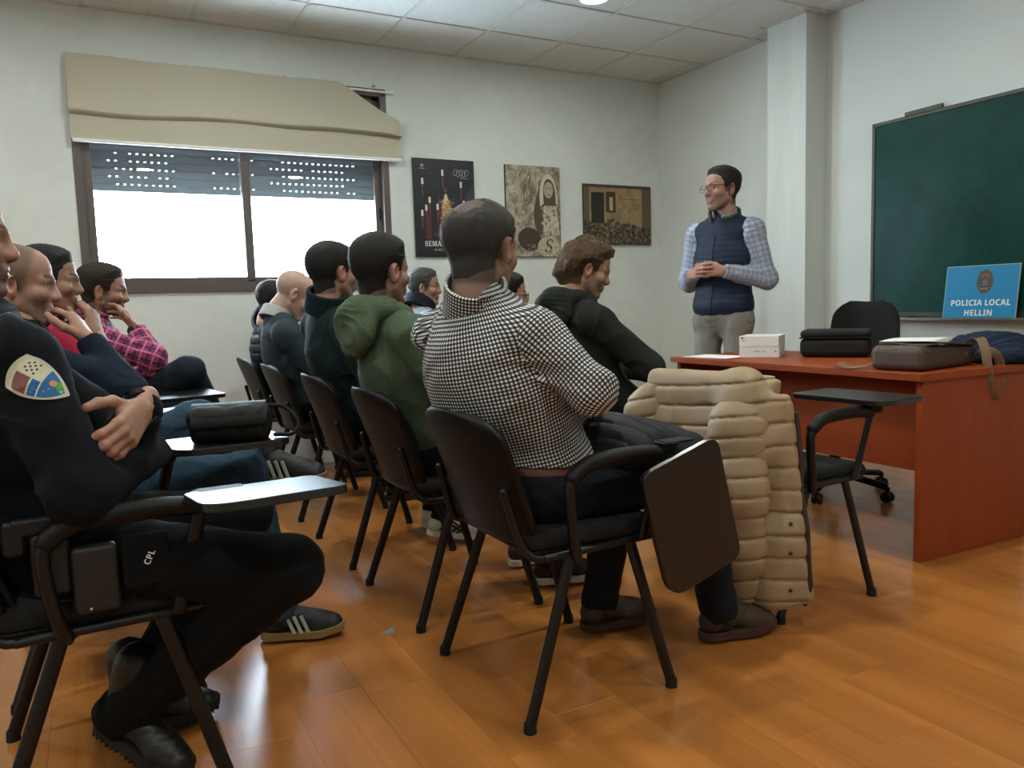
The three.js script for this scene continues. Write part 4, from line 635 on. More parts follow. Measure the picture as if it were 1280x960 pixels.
function person(o) {
  const t = thing('person', o.label, 'person', [o.x, o.y ?? 0, o.z], o.turn ?? Math.PI / 2); const J = o.J, k = o.build ?? 1, sk = o.skin ?? SKIN.tan;
  const left = V(...J.SL).sub(V(...J.SR)).normalize(), up = V(...J.neck).sub(V(...J.pelvis)).normalize(), fw = left.clone().cross(up).normalize(), f = [fw.x, fw.y, fw.z];
  const head = new THREE.Matrix4().makeRotationFromEuler(new THREE.Euler(o.head.pitch ?? 0, o.head.yaw ?? 0, o.head.roll ?? 0, 'YXZ')).setPosition(...o.head.c);
  const hs = o.head.scale ?? 1; head.scale(V(hs, hs, hs));
  // ---- skin: one continuous body (trunk, limbs, neck) joined with a finer head and hands
  const B = new Field(0.03), W = lerp3(J.pelvis, J.chest, 0.45); const hb = V(0, -0.1, -0.04).applyMatrix4(head);
  B.add(egg(J.pelvis, [0.15 * k, 0.1, 0.105]), cone(W, J.chest, 0.12 * k, 0.135 * k, [f, 0.66]), cone(J.SL, J.SR, 0.045, 0.045), cone(J.chest, J.neck, 0.07, 0.045), cone(J.neck, [hb.x, hb.y, hb.z], 0.057 * (o.neckW ?? 1), 0.053 * (o.neckW ?? 1)), cone(J.chest, lerp3(J.neck, J.chest, 0.25), 0.12, 0.08, [f, 0.7]));
  for (const s of ['L', 'R']) B.add(cone(J['S' + s], J['E' + s], 0.045, 0.036), cone(J['E' + s], J['W' + s], 0.036, 0.0255), cone(J['H' + s], J['K' + s], 0.07, 0.048), cone(J['K' + s], J['A' + s], 0.048, 0.032), cone(J['A' + s], add3(add3(J['A' + s], footDir(o, s), 0.04), footUp(o, s), -0.055), 0.028, 0.02));
  const all = Object.values(J), lo = [0, 1, 2].map((i) => Math.min(...all.map((p) => p[i])) - 0.24), hi = [0, 1, 2].map((i) => Math.max(...all.map((p) => p[i])) + 0.24);
  const parts = [B.mesh(lo, hi, 0.015, { color: (x, y, z) => { const n = 1 + 0.06 * fbm(x * 50, y * 50, z * 50); return [sk[0] * n, sk[1] * n, sk[2] * n]; } })];
  const hg = headGeo({ skin: sk, neckW: o.neckW, ...o.head }); hg.applyMatrix4(head); parts.push(hg);
  for (const s of ['L', 'R']) {
    const h = o.hands?.[s]; if (!h) continue;
    const dir = h.dir ?? V(...J['W' + s]).sub(V(...J['E' + s])).toArray(); const g = handGeo({ s: s === 'R' ? 1 : -1, curl: h.curl ?? CURL.relaxed, thumb: h.thumb, spread: h.spread, skin: sk, cell: h.cell });
    const sc = h.scale ?? 1; const m = frame(J['W' + s], dir, h.palm); m.scale(V(sc, sc, sc)); g.applyMatrix4(m); parts.push(g);
  }
  obj('body', mergeGeometries(parts), skinMat, t);
  if (o.hair) { const m = obj('hair', hairGeo({ wide: o.head.wide, neckW: o.neckW, ...o.hair }), o.hair.mat, t); m.geometry.applyMatrix4(head); }
  // ---- garment on the upper body
  const g = o.top, a = g.loose ?? 0, up2 = [];
  const torso = [egg(add3(J.pelvis, [0, 0.03, 0]), [(0.168 + a) * k, 0.12, (0.125 + a) * k]), cone(W, J.chest, (0.152 + a) * k, (0.165 + a) * k, [f, 0.7]), cone(lerp3(J.SL, J.SR, 0.06), lerp3(J.SL, J.SR, 0.94), 0.062 + a * 0.5, 0.062 + a * 0.5), cone(J.chest, lerp3(J.chest, J.neck, 0.55), (0.15 + a) * k, (0.125 + a) * k, [f, 0.68]), cone(add3(J.neck, [0, -0.02, 0]), J.SL, 0.05 + a * 0.4, 0.048 + a * 0.4), cone(add3(J.neck, [0, -0.02, 0]), J.SR, 0.05 + a * 0.4, 0.048 + a * 0.4)];
  if (g.belly) torso.push(egg(add3(W, f, 0.045), [0.14 * k, 0.14, g.belly]));
  const sleeve = (s, off = 0) => { const S = J['S' + s], E = J['E' + s], Wr = J['W' + s], d = V(...Wr).sub(V(...E)).normalize(), end = add3(Wr, [d.x, d.y, d.z], -(g.cuff ?? 0.0)); return [cone(S, E, 0.06 + a * 0.6 + off, 0.05 + a * 0.6 + off), cut(cone(E, Wr, 0.05 + a * 0.6 + off, (g.wrist ?? 0.041) + off), plane(end, [d.x, d.y, d.z]))]; };
  const bonesTop = [[add3(J.pelvis, [0, -0.08, 0]), J.neck, 0.175 * k, [-f[0], -f[1], -f[2]], 0.72]]; for (const s of ['L', 'R']) bonesTop.push([J['S' + s], J['E' + s], 0.055], [J['E' + s], J['W' + s], 0.045]);
  const F = new Field(g.k ?? 0.035); F.add(...torso); if (!g.sleeveless) F.add(...sleeve('L'), ...sleeve('R')); if (g.extra) F.add(...g.extra(J, f));
  const hem = g.hem ?? J.pelvis[1] - 0.02, nk = J.neck, hn0 = V(hb.x - nk[0], hb.y - nk[1], hb.z - nk[2]).normalize(), neckHole = cone(add3(nk, [hn0.x, hn0.y, hn0.z], -0.015 + (g.neckDrop ?? 0)), add3(nk, [hn0.x, hn0.y, hn0.z], 0.2), 0.052 + (g.neckOpen ?? 0.006), 0.075);
  const fold = g.folds ?? creases(0.0035);
  F.post = (d, x, y, z) => { let v = fold(d, x, y, z); if (!g.closed) v = Math.max(v, -neckHole(x, y, z)); return g.noHem ? v : Math.max(v, hem - y); };
  const cellT = o.cell ?? 0.009;
  obj(g.name, F.mesh(lo, hi, cellT, { bones: bonesTop, eps: g.eps ?? cellT * 0.4 }), g.mat, t);
  for (const c of [g.collar ?? []].flat()) {                        // standing or turned-down collar round the neck
    const C = new Field(0.006), hn = hn0.clone().addScaledVector(fw, c.tilt ?? 0.4).normalize(), nb = add3(add3(nk, f, -(c.back ?? 0.02)), [left.x, left.y, left.z], c.side ?? 0), n0 = add3(nb, [hn.x, hn.y, hn.z], (c.drop ?? -0.005)), n1 = add3(nb, [hn.x, hn.y, hn.z], (c.h ?? 0.06)), th = c.t ?? 0.005, r0 = c.r0 ?? 0.07, r1 = c.r1 ?? 0.066;
    const big = cone(add3(n0, [hn.x, hn.y, hn.z], -0.03), add3(n1, [hn.x, hn.y, hn.z], 0.03), r0, r1), lowP = plane(n0, [-hn.x, -hn.y, -hn.z]), hiP = plane(n1, [hn.x, hn.y, hn.z]), fr = plane(add3(nk, f, 0.045), f), gap = c.gap ?? 0.016, lx = left.x, ly = left.y, lz = left.z;
    C.add((x, y, z) => { let d = Math.max(Math.abs(big(x, y, z)) - th, lowP(x, y, z), hiP(x, y, z)); const side = Math.abs((x - nk[0]) * lx + (y - nk[1]) * ly + (z - nk[2]) * lz), fd = fr(x, y, z); return Math.max(d, Math.min(gap - side + 0.0, fd + 0.03)); });
    obj('collar', C.mesh([nk[0] - 0.13, nk[1] - 0.09, nk[2] - 0.13], [nk[0] + 0.13, nk[1] + 0.14, nk[2] + 0.13], c.cell ?? 0.004, { bones: [[n0, n1, r0]], eps: 0.0015 }), c.mat ?? g.mat, t);
  }
  if (g.hood) { const H = new Field(0.03); H.add(...g.hood(J, f)); H.post = creases(0.004, 12, 5); const c = J.neck; obj('hood', H.mesh([c[0] - 0.24, c[1] - 0.26, c[2] - 0.28], [c[0] + 0.24, c[1] + 0.16, c[2] + 0.2], 0.006, { bones: [[add3(c, [0, -0.2, 0]), add3(c, [0, 0.1, 0]), 0.1]], eps: 0.002 }), g.hoodMat ?? g.mat, t); }
  // ---- second layer (vest, coat) over the first
  if (o.over) {
    const v = o.over, G = new Field(0.035), e = v.off ?? 0.014;
    G.add(egg(add3(J.pelvis, [0, 0.03, 0]), [(0.168 + e) * k, 0.12, (0.125 + e) * k]), cone(W, J.chest, (0.152 + e) * k, (0.165 + e) * k, [f, 0.7]), cone(lerp3(J.SL, J.SR, 0.13), lerp3(J.SL, J.SR, 0.87), 0.066 + e * 0.5, 0.066 + e * 0.5), cone(J.chest, lerp3(J.chest, J.neck, 0.55), (0.15 + e) * k, (0.125 + e) * k, [f, 0.68]), cone(J.neck, lerp3(J.SL, J.SR, 0.15), 0.056 + e * 0.5, 0.05 + e * 0.4), cone(J.neck, lerp3(J.SL, J.SR, 0.85), 0.056 + e * 0.5, 0.05 + e * 0.4));
    G.post = (d, x, y, z) => Math.max(v.folds(d, x, y, z), -neckHole(x, y, z) + 0.0, (v.hem ?? hem) - y, v.open ? v.open(x, y, z) : -9);
    o.G = G; obj(v.name, G.mesh(lo, hi, cellT * 0.85, { bones: bonesTop.slice(0, 1), eps: 0.0025 }), v.mat, t);
  }
  // ---- trousers
  const p = o.legs, D = new Field(0.03), lk = p.k ?? 1, bonesD = [];
  D.add(egg(J.pelvis, [0.165 * k, 0.112, 0.128 * k]), cone(J.HL, J.HR, 0.095 * lk, 0.095 * lk));
  for (const s of ['L', 'R']) { const H = J['H' + s], K = J['K' + s], A = J['A' + s], d = V(...A).sub(V(...K)).normalize(); D.add(cone(H, K, 0.088 * lk, 0.066 * lk), cut(cone(K, add3(A, [d.x, d.y, d.z], 0.03), 0.066 * lk, (p.hem ?? 0.054) * lk), plane(add3(A, [d.x, d.y, d.z], p.hemDrop ?? 0.015), [d.x, d.y, d.z]))); bonesD.push([H, K, 0.075], [K, A, 0.06]); }
  const topY = p.waist ?? J.pelvis[1] + 0.085; const lf = p.folds ?? creases(0.0045, 11, 9); D.post = (d, x, y, z) => { const v = lf(d, x, y, z); return Math.max(v, (Math.hypot(x - J.pelvis[0], z - J.pelvis[2]) < 0.24 ? y - topY : -9)); };
  obj('trousers', D.mesh(lo, hi, cellT * 1.2, { bones: bonesD, eps: cellT * 0.4 }), p.mat, t);
  if (o.belt) { const bl = new Field(0.004), bc = add3(J.pelvis, [0, o.belt.y ?? 0.06, 0]); const be = egg(J.pelvis, [0.172 * k, 0.16, 0.134 * k]); bl.add((x, y, z) => Math.max(Math.abs(be(x, y, z)) - 0.004, Math.abs(y - bc[1]) - 0.02)); obj('belt', bl.mesh(add3(bc, [-0.26, -0.05, -0.26]), add3(bc, [0.26, 0.05, 0.26]), 0.006, { bones: [[add3(bc, [0, -0.05, 0]), bc, 0.16]] }), o.belt.mat, t); }
  // ---- shoes
  for (const s of ['L', 'R']) {
    { const A = J['A' + s], K = J['K' + s], q = lerp3(A, K, 0.32), fu = footUp(o, s); obj('sock', merge([oval(q, A, 0.043, 0.043), oval(A, add3(A, fu, -0.05), 0.041, 0.041), new THREE.SphereGeometry(0.043, 16, 12).translate(...A)]), o.sock ?? M.black, t); }
    const sh = o.shoes[s] ?? o.shoes, gm = shoeGeos(sh.kind ?? 'shoe'); const u = obj('shoe', gm.up, sh.mat, t), d = footDir(o, s); 
    const z = V(...d).normalize(), upv = V(...(sh.up?.[s] ?? [0, 1, 0])); const x = upv.clone().cross(z).normalize(), y = z.clone().cross(x); const A = J['A' + s];
    u.setRotationFromMatrix(new THREE.Matrix4().makeBasis(x, y, z)); const off = V(0, -0.085, 0.0).applyMatrix4(new THREE.Matrix4().makeBasis(x, y, z)); u.position.set(A[0] + off.x, A[1] + off.y, A[2] + off.z); if (u.position.y < 0 && !sh.free) u.position.y = 0;
    obj('sole', gm.sole, sh.sole ?? M2.soleDark, u); if (sh.laces) obj('laces', gm.laces, sh.laces, u);
    if (sh.stripes) for (const sx of [1, -1]) for (let q = 0; q < 3; q++) obj('stripe', bar([sx * 0.0445, 0.022, 0.045 + q * 0.022], [sx * 0.0375, 0.078, 0.022 + q * 0.022], 0.006, 0.011, 0.002), M2.stripe, u);
    if (sh.crossed) for (const sx of [1, -1]) [[[0.01, 0.075], [0.1, 0.03]], [[0.02, 0.09], [0.115, 0.035]], [[0.045, 0.03], [0.085, 0.07]], [[0.065, 0.028], [0.1, 0.062]]].forEach(([[z0, y0], [z1, y1]]) => obj('stripe', bar([sx * 0.043, y0, z0], [sx * 0.041, y1, z1], 0.006, 0.008, 0.002), sh.crossed, u));
  }
  if (o.glasses) {
    const gl = new THREE.Group(); gl.name = 'glasses'; t.add(gl); gl.applyMatrix4(head); const fm = o.glasses.mat, arm = o.glasses.arm ?? fm;
    for (const s of [1, -1]) { const x0 = 0.034 * s; obj('rim', tube([[x0 - 0.024, 0.013, 0.1], [x0, 0.017, 0.104], [x0 + 0.024, 0.013, 0.1], [x0 + 0.025, -0.006, 0.1], [x0 + 0.012, -0.018, 0.103], [x0 - 0.012, -0.018, 0.103], [x0 - 0.025, -0.006, 0.1]], o.glasses.r ?? 0.0013, 48, 6, true), fm, gl); obj('temple', tube([[0.06 * s, 0.011, 0.099], [0.076 * s, 0.012, 0.085], [0.084 * s, 0.012, 0.03], [0.084 * s, 0.01, -0.01], [0.083 * s, -0.008, -0.032]], 0.0018, 24, 6), arm, gl); obj('lens', new THREE.CircleGeometry(0.022, 20).scale(1, 0.72, 1).translate(x0, -0.001, 0.1015), M.glass, gl); }
    obj('bridge', tube([[-0.01, 0.006, 0.104], [0, 0.009, 0.107], [0.01, 0.006, 0.104]], 0.0013, 10, 6), fm, gl);
  }
  return { t, head, f, J, F, D, hb };
}
const footUp = (o, s) => o.shoes.up?.[s] ?? [0, 1, 0];
const footDir = (o, s) => o.feet?.[s] ?? [s === 'L' ? 0.15 : -0.15, 0, 1];
// a seated frame; lean moves the upper body forward (metres at the neck), tw turns the shoulders to the left (radians)
function seated({ lean = 0, tw = 0, sw = 0.185, top = 0, side = 0, legs = {}, arms = {} } = {}) {
  const n = [side, 1.07 + top, -0.2 + lean], c = [side * 0.6, 0.85 + top * 0.7, -0.165 + lean * 0.6]; const s = (q) => [n[0] + q * sw * Math.cos(tw), n[1] - 0.085, n[2] + 0.01 - q * sw * Math.sin(tw)];
  return { pelvis: [0, 0.585, -0.075], chest: c, neck: n, SL: s(1), SR: s(-1), EL: [0.27, 0.75, -0.1 + lean * 0.6], ER: [-0.27, 0.75, -0.1 + lean * 0.6], WL: [0.13, 0.66, 0.13], WR: [-0.13, 0.66, 0.13], HL: [0.09, 0.55, -0.06], HR: [-0.09, 0.55, -0.06], KL: [0.13, 0.545, 0.36], KR: [-0.13, 0.545, 0.36], AL: [0.13, 0.095, 0.34], AR: [-0.13, 0.095, 0.34], ...arms, ...legs };
}
// hair stuffs
const hairMat = (c, r = 0.68) => phy({ color: new THREE.Color().setRGB(...c), roughness: r, specularIntensity: 0.45 });
M2.hairBlack = hairMat([0.014, 0.012, 0.012]); M2.hairDark = hairMat([0.022, 0.016, 0.013]); M2.hairGrey = hairMat([0.055, 0.052, 0.05]); M2.hairSalt = hairMat([0.034, 0.032, 0.031]); M2.hairBrown = hairMat([0.075, 0.045, 0.026]);
// ---------------------------------------------------------------- the people in the room
const W2 = {};
W2.gingham = dataTex(128, 128, (u, v) => { const a = (u * 4) % 1 < 0.5 ? 1 : 0, b = (v * 4) % 1 < 0.5 ? 1 : 0, n = 0.03 * hash[Math.floor(u * 128 + v * 9000) & 4095]; const k = a + b === 2 ? 0.04 : a + b === 1 ? 0.36 : 0.9; return [k + n, k + n, k * 1.01 + n]; }, { rx: 1 / 0.039, ry: 1 / 0.039 });
W2.plaidPink = dataTex(256, 256, (u, v) => { const s = (t, c, w) => (Math.abs(((t % 1) + 1) % 1 - c) < w ? 1 : 0); const dark = Math.max(s(u * 2, 0.2, 0.1), s(v * 2, 0.25, 0.1)), lite = Math.max(s(u * 2, 0.62, 0.07), s(v * 2, 0.7, 0.07)), thin = Math.max(s(u * 2, 0.42, 0.02), s(v * 2, 0.48, 0.02)); let c = [0.56, 0.2, 0.36]; if (dark) c = [0.27, 0.1, 0.24]; if (lite) c = [0.74, 0.42, 0.55]; if (thin) c = [0.2, 0.1, 0.2]; return c; }, { rx: 1 / 0.11, ry: 1 / 0.11 });
W2.plaidGrey = dataTex(256, 256, (u, v) => { const s = (t, c, w) => (Math.abs(((t % 1) + 1) % 1 - c) < w ? 1 : 0); let c = [0.58, 0.61, 0.68]; const d = s(u * 4, 0.3, 0.06) + s(v * 4, 0.3, 0.06), l = s(u * 4, 0.7, 0.1) + s(v * 4, 0.7, 0.1); c = c.map((q) => q - 0.1 * d + 0.06 * l); return c; }, { rx: 1 / 0.12, ry: 1 / 0.12 });
W2.heather = dataTex(128, 128, (u, v, i, j) => { const n = 0.78 + 0.2 * hash[(i * 53 + Math.floor(j / 3) * 97) & 4095] * 0.6 + 0.1 * hash[(i * 7 + j * 311) & 4095]; return [n, n, n]; }, { rx: 9, ry: 9 });
const C2 = {
  check: phy({ map: W2.gingham, roughness: 0.9, sheen: 0.1 }), navyTr: cloth([0.009, 0.012, 0.02], T.weave), greyTr: cloth([0.30, 0.285, 0.245], T.weave, 0.9),
  jeans: cloth([0.035, 0.08, 0.13], T.denim), jeansDark: cloth([0.016, 0.027, 0.042], T.denim), black: cloth([0.0035, 0.0042, 0.0055], T.weave, 0.95, { sheen: 0 }),
  green: cloth([0.125, 0.178, 0.108], W2.heather), teal: cloth([0.007, 0.024, 0.028], T.weave), jumper: cloth([0.032, 0.052, 0.066], T.knit), charcoal: cloth([0.026, 0.031, 0.028], W2.heather),
  navyVest: phy({ color: new THREE.Color().setRGB(0.006, 0.0145, 0.038), specularIntensity: 0.6, roughness: 0.62, sheen: 0.04, sheenRoughness: 0.5 }), navyPuff: phy({ color: new THREE.Color().setRGB(0.005, 0.0075, 0.0135), specularIntensity: 0.6, roughness: 0.62, sheen: 0.02, sheenRoughness: 0.5 }),
  collarOlive: cloth([0.06, 0.07, 0.05], T.weave), shirtGrey: phy({ map: W2.plaidGrey, roughness: 0.88 }), pink: phy({ map: W2.plaidPink, roughness: 0.9 }), navyKnit: cloth([0.006, 0.0155, 0.033], T.knit), red: cloth([0.42, 0.02, 0.06], T.weave), officer: cloth([0.004, 0.0065, 0.0115], T.weave, 0.95, { sheen: 0 }),
  coat: cloth([0.01, 0.014, 0.024], T.weave), white: cloth([0.55, 0.58, 0.6], T.weave), greyLight: cloth([0.3, 0.34, 0.38], T.knit),
};
const S2 = { brown: { mat: phy({ color: hex('#3d3024'), roughness: 0.6, bumpMap: T.leatherBump, bumpScale: 0.001 }), sole: std({ color: hex('#40241c'), roughness: 0.7 }), laces: M2.laceDark }, dark: { mat: phy({ color: hex('#1c1d1f'), roughness: 0.6 }), sole: M2.soleWhite, laces: M2.laceDark }, black: { mat: phy({ color: hex('#0d0d0e'), roughness: 0.5 }), sole: M2.soleDark } };
const quiltY = (T0, dep, ph = 0) => (d, x, y, z) => { const s = Math.abs(Math.sin(Math.PI * (y + ph + 0.01 * noise(x * 6, y * 3, z * 6)) / T0)); return d + dep * Math.pow(1 - s, 3) + 0.0025 * noise(x * 22, y * 30, z * 22); };
const hoodie = (tip, r = 0.046, drop = 0.1) => (J, f) => {
  const n = J.neck, p = [[0.055, -0.045, 0.085], [0.085, -0.008, 0.03], [0.085, 0.012, -0.035], [0.045, 0.014, -0.08], [-0.0, 0.012, -0.095], [-0.045, 0.014, -0.08], [-0.085, 0.012, -0.035], [-0.085, -0.008, 0.03], [-0.055, -0.045, 0.085]].map(([x, y, z]) => [n[0] + x, n[1] + y, n[2] + z]), R = [0.022, 0.027, 0.034, r * 0.9, r, r * 0.9, 0.034, 0.027, 0.022], out = [];
  for (let i = 0; i + 1 < p.length; i++) out.push(cone(p[i], p[i + 1], R[i], R[i + 1]));
  out.push(egg([n[0], n[1] - drop * 0.6, n[2] - 0.1], [0.125, drop, 0.05], [0.25, 0, 0]), egg([n[0] + tip[0] * 0.5, n[1] + tip[1] * 0.5, n[2] + tip[2] * 0.75], [0.06 + 0.4 * Math.abs(tip[0]), 0.052, 0.05], [0, -0.35, -0.45])); return out;
};
const dress = (o) => person(o);

// -- the speaker, standing beyond the end of the desk
const speakerSpec = {
  label: 'standing man in navy quilted vest, grey plaid shirt, glasses and beige trousers, hands joined', x: -1.0, z: 1.93, turn: -Math.PI / 2 + 0.3, skin: SKIN.ruddy, cell: 0.008,
  J: { pelvis: [0, 0.99, 0], chest: [0, 1.28, -0.01], neck: [0, 1.515, -0.025], SL: [0.18, 1.445, -0.02], SR: [-0.18, 1.445, -0.02], EL: [0.245, 1.165, -0.06], ER: [-0.25, 1.165, -0.03], WL: [0.11, 1.215, 0.185], WR: [-0.105, 1.2, 0.19], HL: [0.09, 0.93, 0], HR: [-0.09, 0.93, 0], KL: [0.11, 0.52, 0.02], KR: [-0.11, 0.52, 0.02], AL: [0.12, 0.095, -0.02], AR: [-0.12, 0.095, -0.02] },
  head: { c: [0.0, 1.69, 0.015], yaw: -0.38, pitch: -0.04, roll: 0.03, stubble: 0.5, hairColor: [0.03, 0.022, 0.018], scale: 1.03 },
  hair: { mat: M2.hairDark, side: 0.005, top: 0.02, recede: 0.006 },
  glasses: { mat: M.black },
  hands: { L: { dir: [-0.85, 0.12, 0.5], palm: [-0.35, -0.25, -0.9], curl: [[0.35, 0.35, 0.2], [0.4, 0.4, 0.2], [0.42, 0.45, 0.2], [0.45, 0.5, 0.2]], thumb: [[0.5, 0.6, 0.5], [0.2, 0.9, 0.3], [0.1, 0.95, 0.2]] }, R: { dir: [0.8, 0.2, 0.55], palm: [0.4, -0.2, -0.9], curl: [[0.35, 0.4, 0.2], [0.4, 0.45, 0.2], [0.45, 0.5, 0.2], [0.5, 0.55, 0.2]], thumb: [[0.5, 0.6, 0.5], [0.2, 0.9, 0.3], [0.1, 0.95, 0.2]] } },
  top: { name: 'shirt', mat: C2.shirtGrey, loose: 0.006, collar: [{ r0: 0.07, r1: 0.066, h: 0.068, drop: -0.03, mat: C2.shirtGrey, gap: 0.022, back: 0 }, { r0: 0.088, r1: 0.086, h: 0.06, t: 0.007, drop: -0.03, mat: C2.collarOlive, gap: 0.035, back: 0 }], hem: 0.98, folds: creases(0.005, 12) },
  over: { name: 'quilted_vest', mat: C2.navyVest, off: 0.02, hem: 0.955, folds: quiltY(0.034, 0.0022) },
  legs: { mat: C2.greyTr, waist: 1.05 }, shoes: S2.brown,
};
const speaker = dress(speakerSpec);
// -- second row, from the aisle to the window wall
const checkMan = dress({
  label: 'seated man with thinning hair in black and white gingham shirt, arms folded', x: ROW2, z: 3.54, skin: SKIN.olive, build: 1.27, cell: 0.0065, neckW: 1.1,
  J: seated({ tw: 0.22, sw: 0.215, top: -0.005, side: 0.045, lean: 0.02, arms: { pelvis: [0.045, 0.585, -0.02], ER: [-0.275, 0.845, -0.03], WR: [-0.07, 0.785, 0.11], EL: [0.31, 0.8, -0.1], WL: [-0.02, 0.74, 0.17] }, legs: { KR: [-0.14, 0.55, 0.42], AR: [-0.105, 0.095, 0.545], KL: [0.13, 0.545, 0.35], AL: [0.155, 0.095, 0.275] } }),
  feet: { R: [-0.2, 0, 1], L: [-0.15, 0, 1] },
  head: { c: [0.036, 1.212, -0.165], yaw: 0.5, pitch: 0.06, stubble: 0.3, wide: 1.07, scale: 1.08, scalp: (x, y, z) => Math.max(0.8 * smooth(0.03, 0.06, y) * smooth(0.024, 0.046, Math.hypot(x * 0.8, y - 0.105, z + 0.07)) * (z < 0.05 ? 1 : 0), 0.8 * smooth(-0.1, -0.08, y) * smooth(-0.018, -0.035, z)) },
  hair: { mat: M2.hairSalt, side: 0.008, top: 0.007, nape: -0.078, strand: 0.0014, taper: 0.03, bald: (x, y, z) => 0.036 - Math.hypot(x * 0.8, y - 0.105, z + 0.07) + 0.008 * noise(x * 90, y * 90, z * 90) },
  hands: { R: { palm: [0.2, -0.3, -1], curl: CURL.relaxed } },
  top: { name: 'gingham_shirt', mat: C2.check, belly: 0.14, loose: 0.006, collar: { r0: 0.088, r1: 0.077, h: 0.078, drop: -0.065, t: 0.0055, back: 0.026, side: -0.02, tilt: 0.3 }, hem: 0.632, folds: creases(0.008, 8, 2), closed: true },
  belt: { y: 0.035, mat: phy({ color: new THREE.Color().setRGB(0.11, 0.035, 0.022), roughness: 0.5 }) },
  legs: { mat: C2.navyTr, k: 1.04, waist: 0.612 }, shoes: S2.brown,
});
dress({
  label: 'seated man with short dark hair in a sage green hooded sweatshirt', x: ROW2, z: 2.82, skin: SKIN.tan, build: 0.98, cell: 0.0075,
  J: seated({ tw: 0.18, side: 0.02, top: -0.02, lean: 0.0, arms: { ER: [-0.25, 0.74, -0.06], EL: [0.25, 0.74, -0.08] }, legs: { AR: [-0.12, 0.095, 0.36], AL: [0.13, 0.095, 0.38], KR: [-0.13, 0.545, 0.38] } }), feet: { R: [-0.25, 0, 1], L: [0.1, 0, 1] },
  head: { c: [0.03, 1.19, -0.2], yaw: 0.36, pitch: 0.02, stubble: 0.55, scale: 1.02 }, hair: { mat: M2.hairBlack, side: 0.008, top: 0.017, nape: -0.082, strand: 0.001 },
  top: { name: 'hoodie', mat: C2.green, loose: 0.012, hem: 0.56, folds: creases(0.008, 7, 4), hood: hoodie([0.17, -0.085, -0.14], 0.042, 0.1), neckOpen: 0.01 }, legs: { mat: C2.navyTr }, shoes: S2.dark,
});
dress({
  label: 'seated man with cropped black hair in a dark teal zip jacket with standing collar', x: ROW2, z: 2.08, skin: SKIN.ruddy, build: 1.02, cell: 0.008,
  J: seated({ tw: 0.12, top: 0.0, lean: 0.01, arms: {}, legs: { AR: [-0.14, 0.12, 0.235], KR: [-0.15, 0.54, 0.35], AL: [0.12, 0.095, 0.3] } }), feet: { R: [-0.35, -0.18, 1], L: [0.1, 0, 1] },
  head: { c: [-0.015, 1.222, -0.172], yaw: 0.3, stubble: 0.4, scale: 1.03 }, hair: { mat: M2.hairBlack, side: 0.008, top: 0.014, nape: -0.085, strand: 0.001 },
  top: { name: 'zip_jacket', mat: C2.teal, loose: 0.016, hem: 0.56, folds: creases(0.006, 7, 8), collar: { r0: 0.086, r1: 0.078, h: 0.085, t: 0.009, gap: 0.01 }, neckOpen: 0.014 }, legs: { mat: C2.black },
  shoes: { R: { mat: phy({ color: hex('#c9c6bd'), roughness: 0.55 }), sole: M2.soleWhite, laces: M2.lace, crossed: std({ color: hex('#14151a'), roughness: 0.7 }), free: true }, L: { mat: phy({ color: hex('#c9c6bd'), roughness: 0.55 }), sole: M2.soleWhite, laces: M2.lace, crossed: std({ color: hex('#14151a'), roughness: 0.7 }) } },
});
dress({
  label: 'seated bald man bowing his head, blue-grey jumper over a white collar', x: ROW2, z: 1.21, skin: SKIN.pale, cell: 0.009,
  J: seated({ lean: -0.03, tw: 0.0, top: -0.04, side: 0.0, arms: { ER: [-0.25, 0.715, -0.05], WR: [-0.12, 0.73, 0.18], EL: [0.25, 0.72, -0.05], WL: [0.1, 0.72, 0.2] } }),
  head: { c: [0.006, 1.15, -0.13], yaw: -0.1, pitch: 0.55, stubble: 0.15, hairColor: [0.2, 0.19, 0.18], scale: 1.03, scalp: (x, y, z) => 0.35 * smooth(0.0, -0.04, z) * smooth(0.09, 0.03, y) * smooth(-0.08, -0.05, y) },
  hands: { R: { palm: [0.3, -1, 0] } },
  top: { name: 'jumper', mat: C2.jumper, closed: true, loose: 0.01, hem: 0.56, folds: creases(0.007, 8, 11), collar: { r0: 0.076, r1: 0.072, h: 0.058, t: 0.006, mat: C2.white, gap: 0.02 }, neckOpen: 0.008 }, legs: { mat: C2.black }, shoes: S2.black,
});
dress({
  label: 'seated man in dark quilted jacket, mostly hidden behind the bald man', x: ROW2, z: 0.46, skin: SKIN.pale, cell: 0.01,
  J: seated({ lean: 0.08, top: -0.05, side: -0.1, sw: 0.19 }), head: { c: [-0.115, 1.125, -0.1], yaw: 0.1, pitch: 0.2 }, hair: { mat: M2.hairBlack, side: 0.008, top: 0.014 },
  top: { name: 'quilted_jacket', mat: C2.navyPuff, loose: 0.028, hem: 0.56, folds: quiltY(0.055, 0.008), collar: { r0: 0.08, r1: 0.076, h: 0.06, t: 0.012, gap: 0.01, tilt: 0.1, drop: -0.04 }, neckOpen: 0.01 }, legs: { mat: C2.jeansDark }, shoes: S2.black,
});
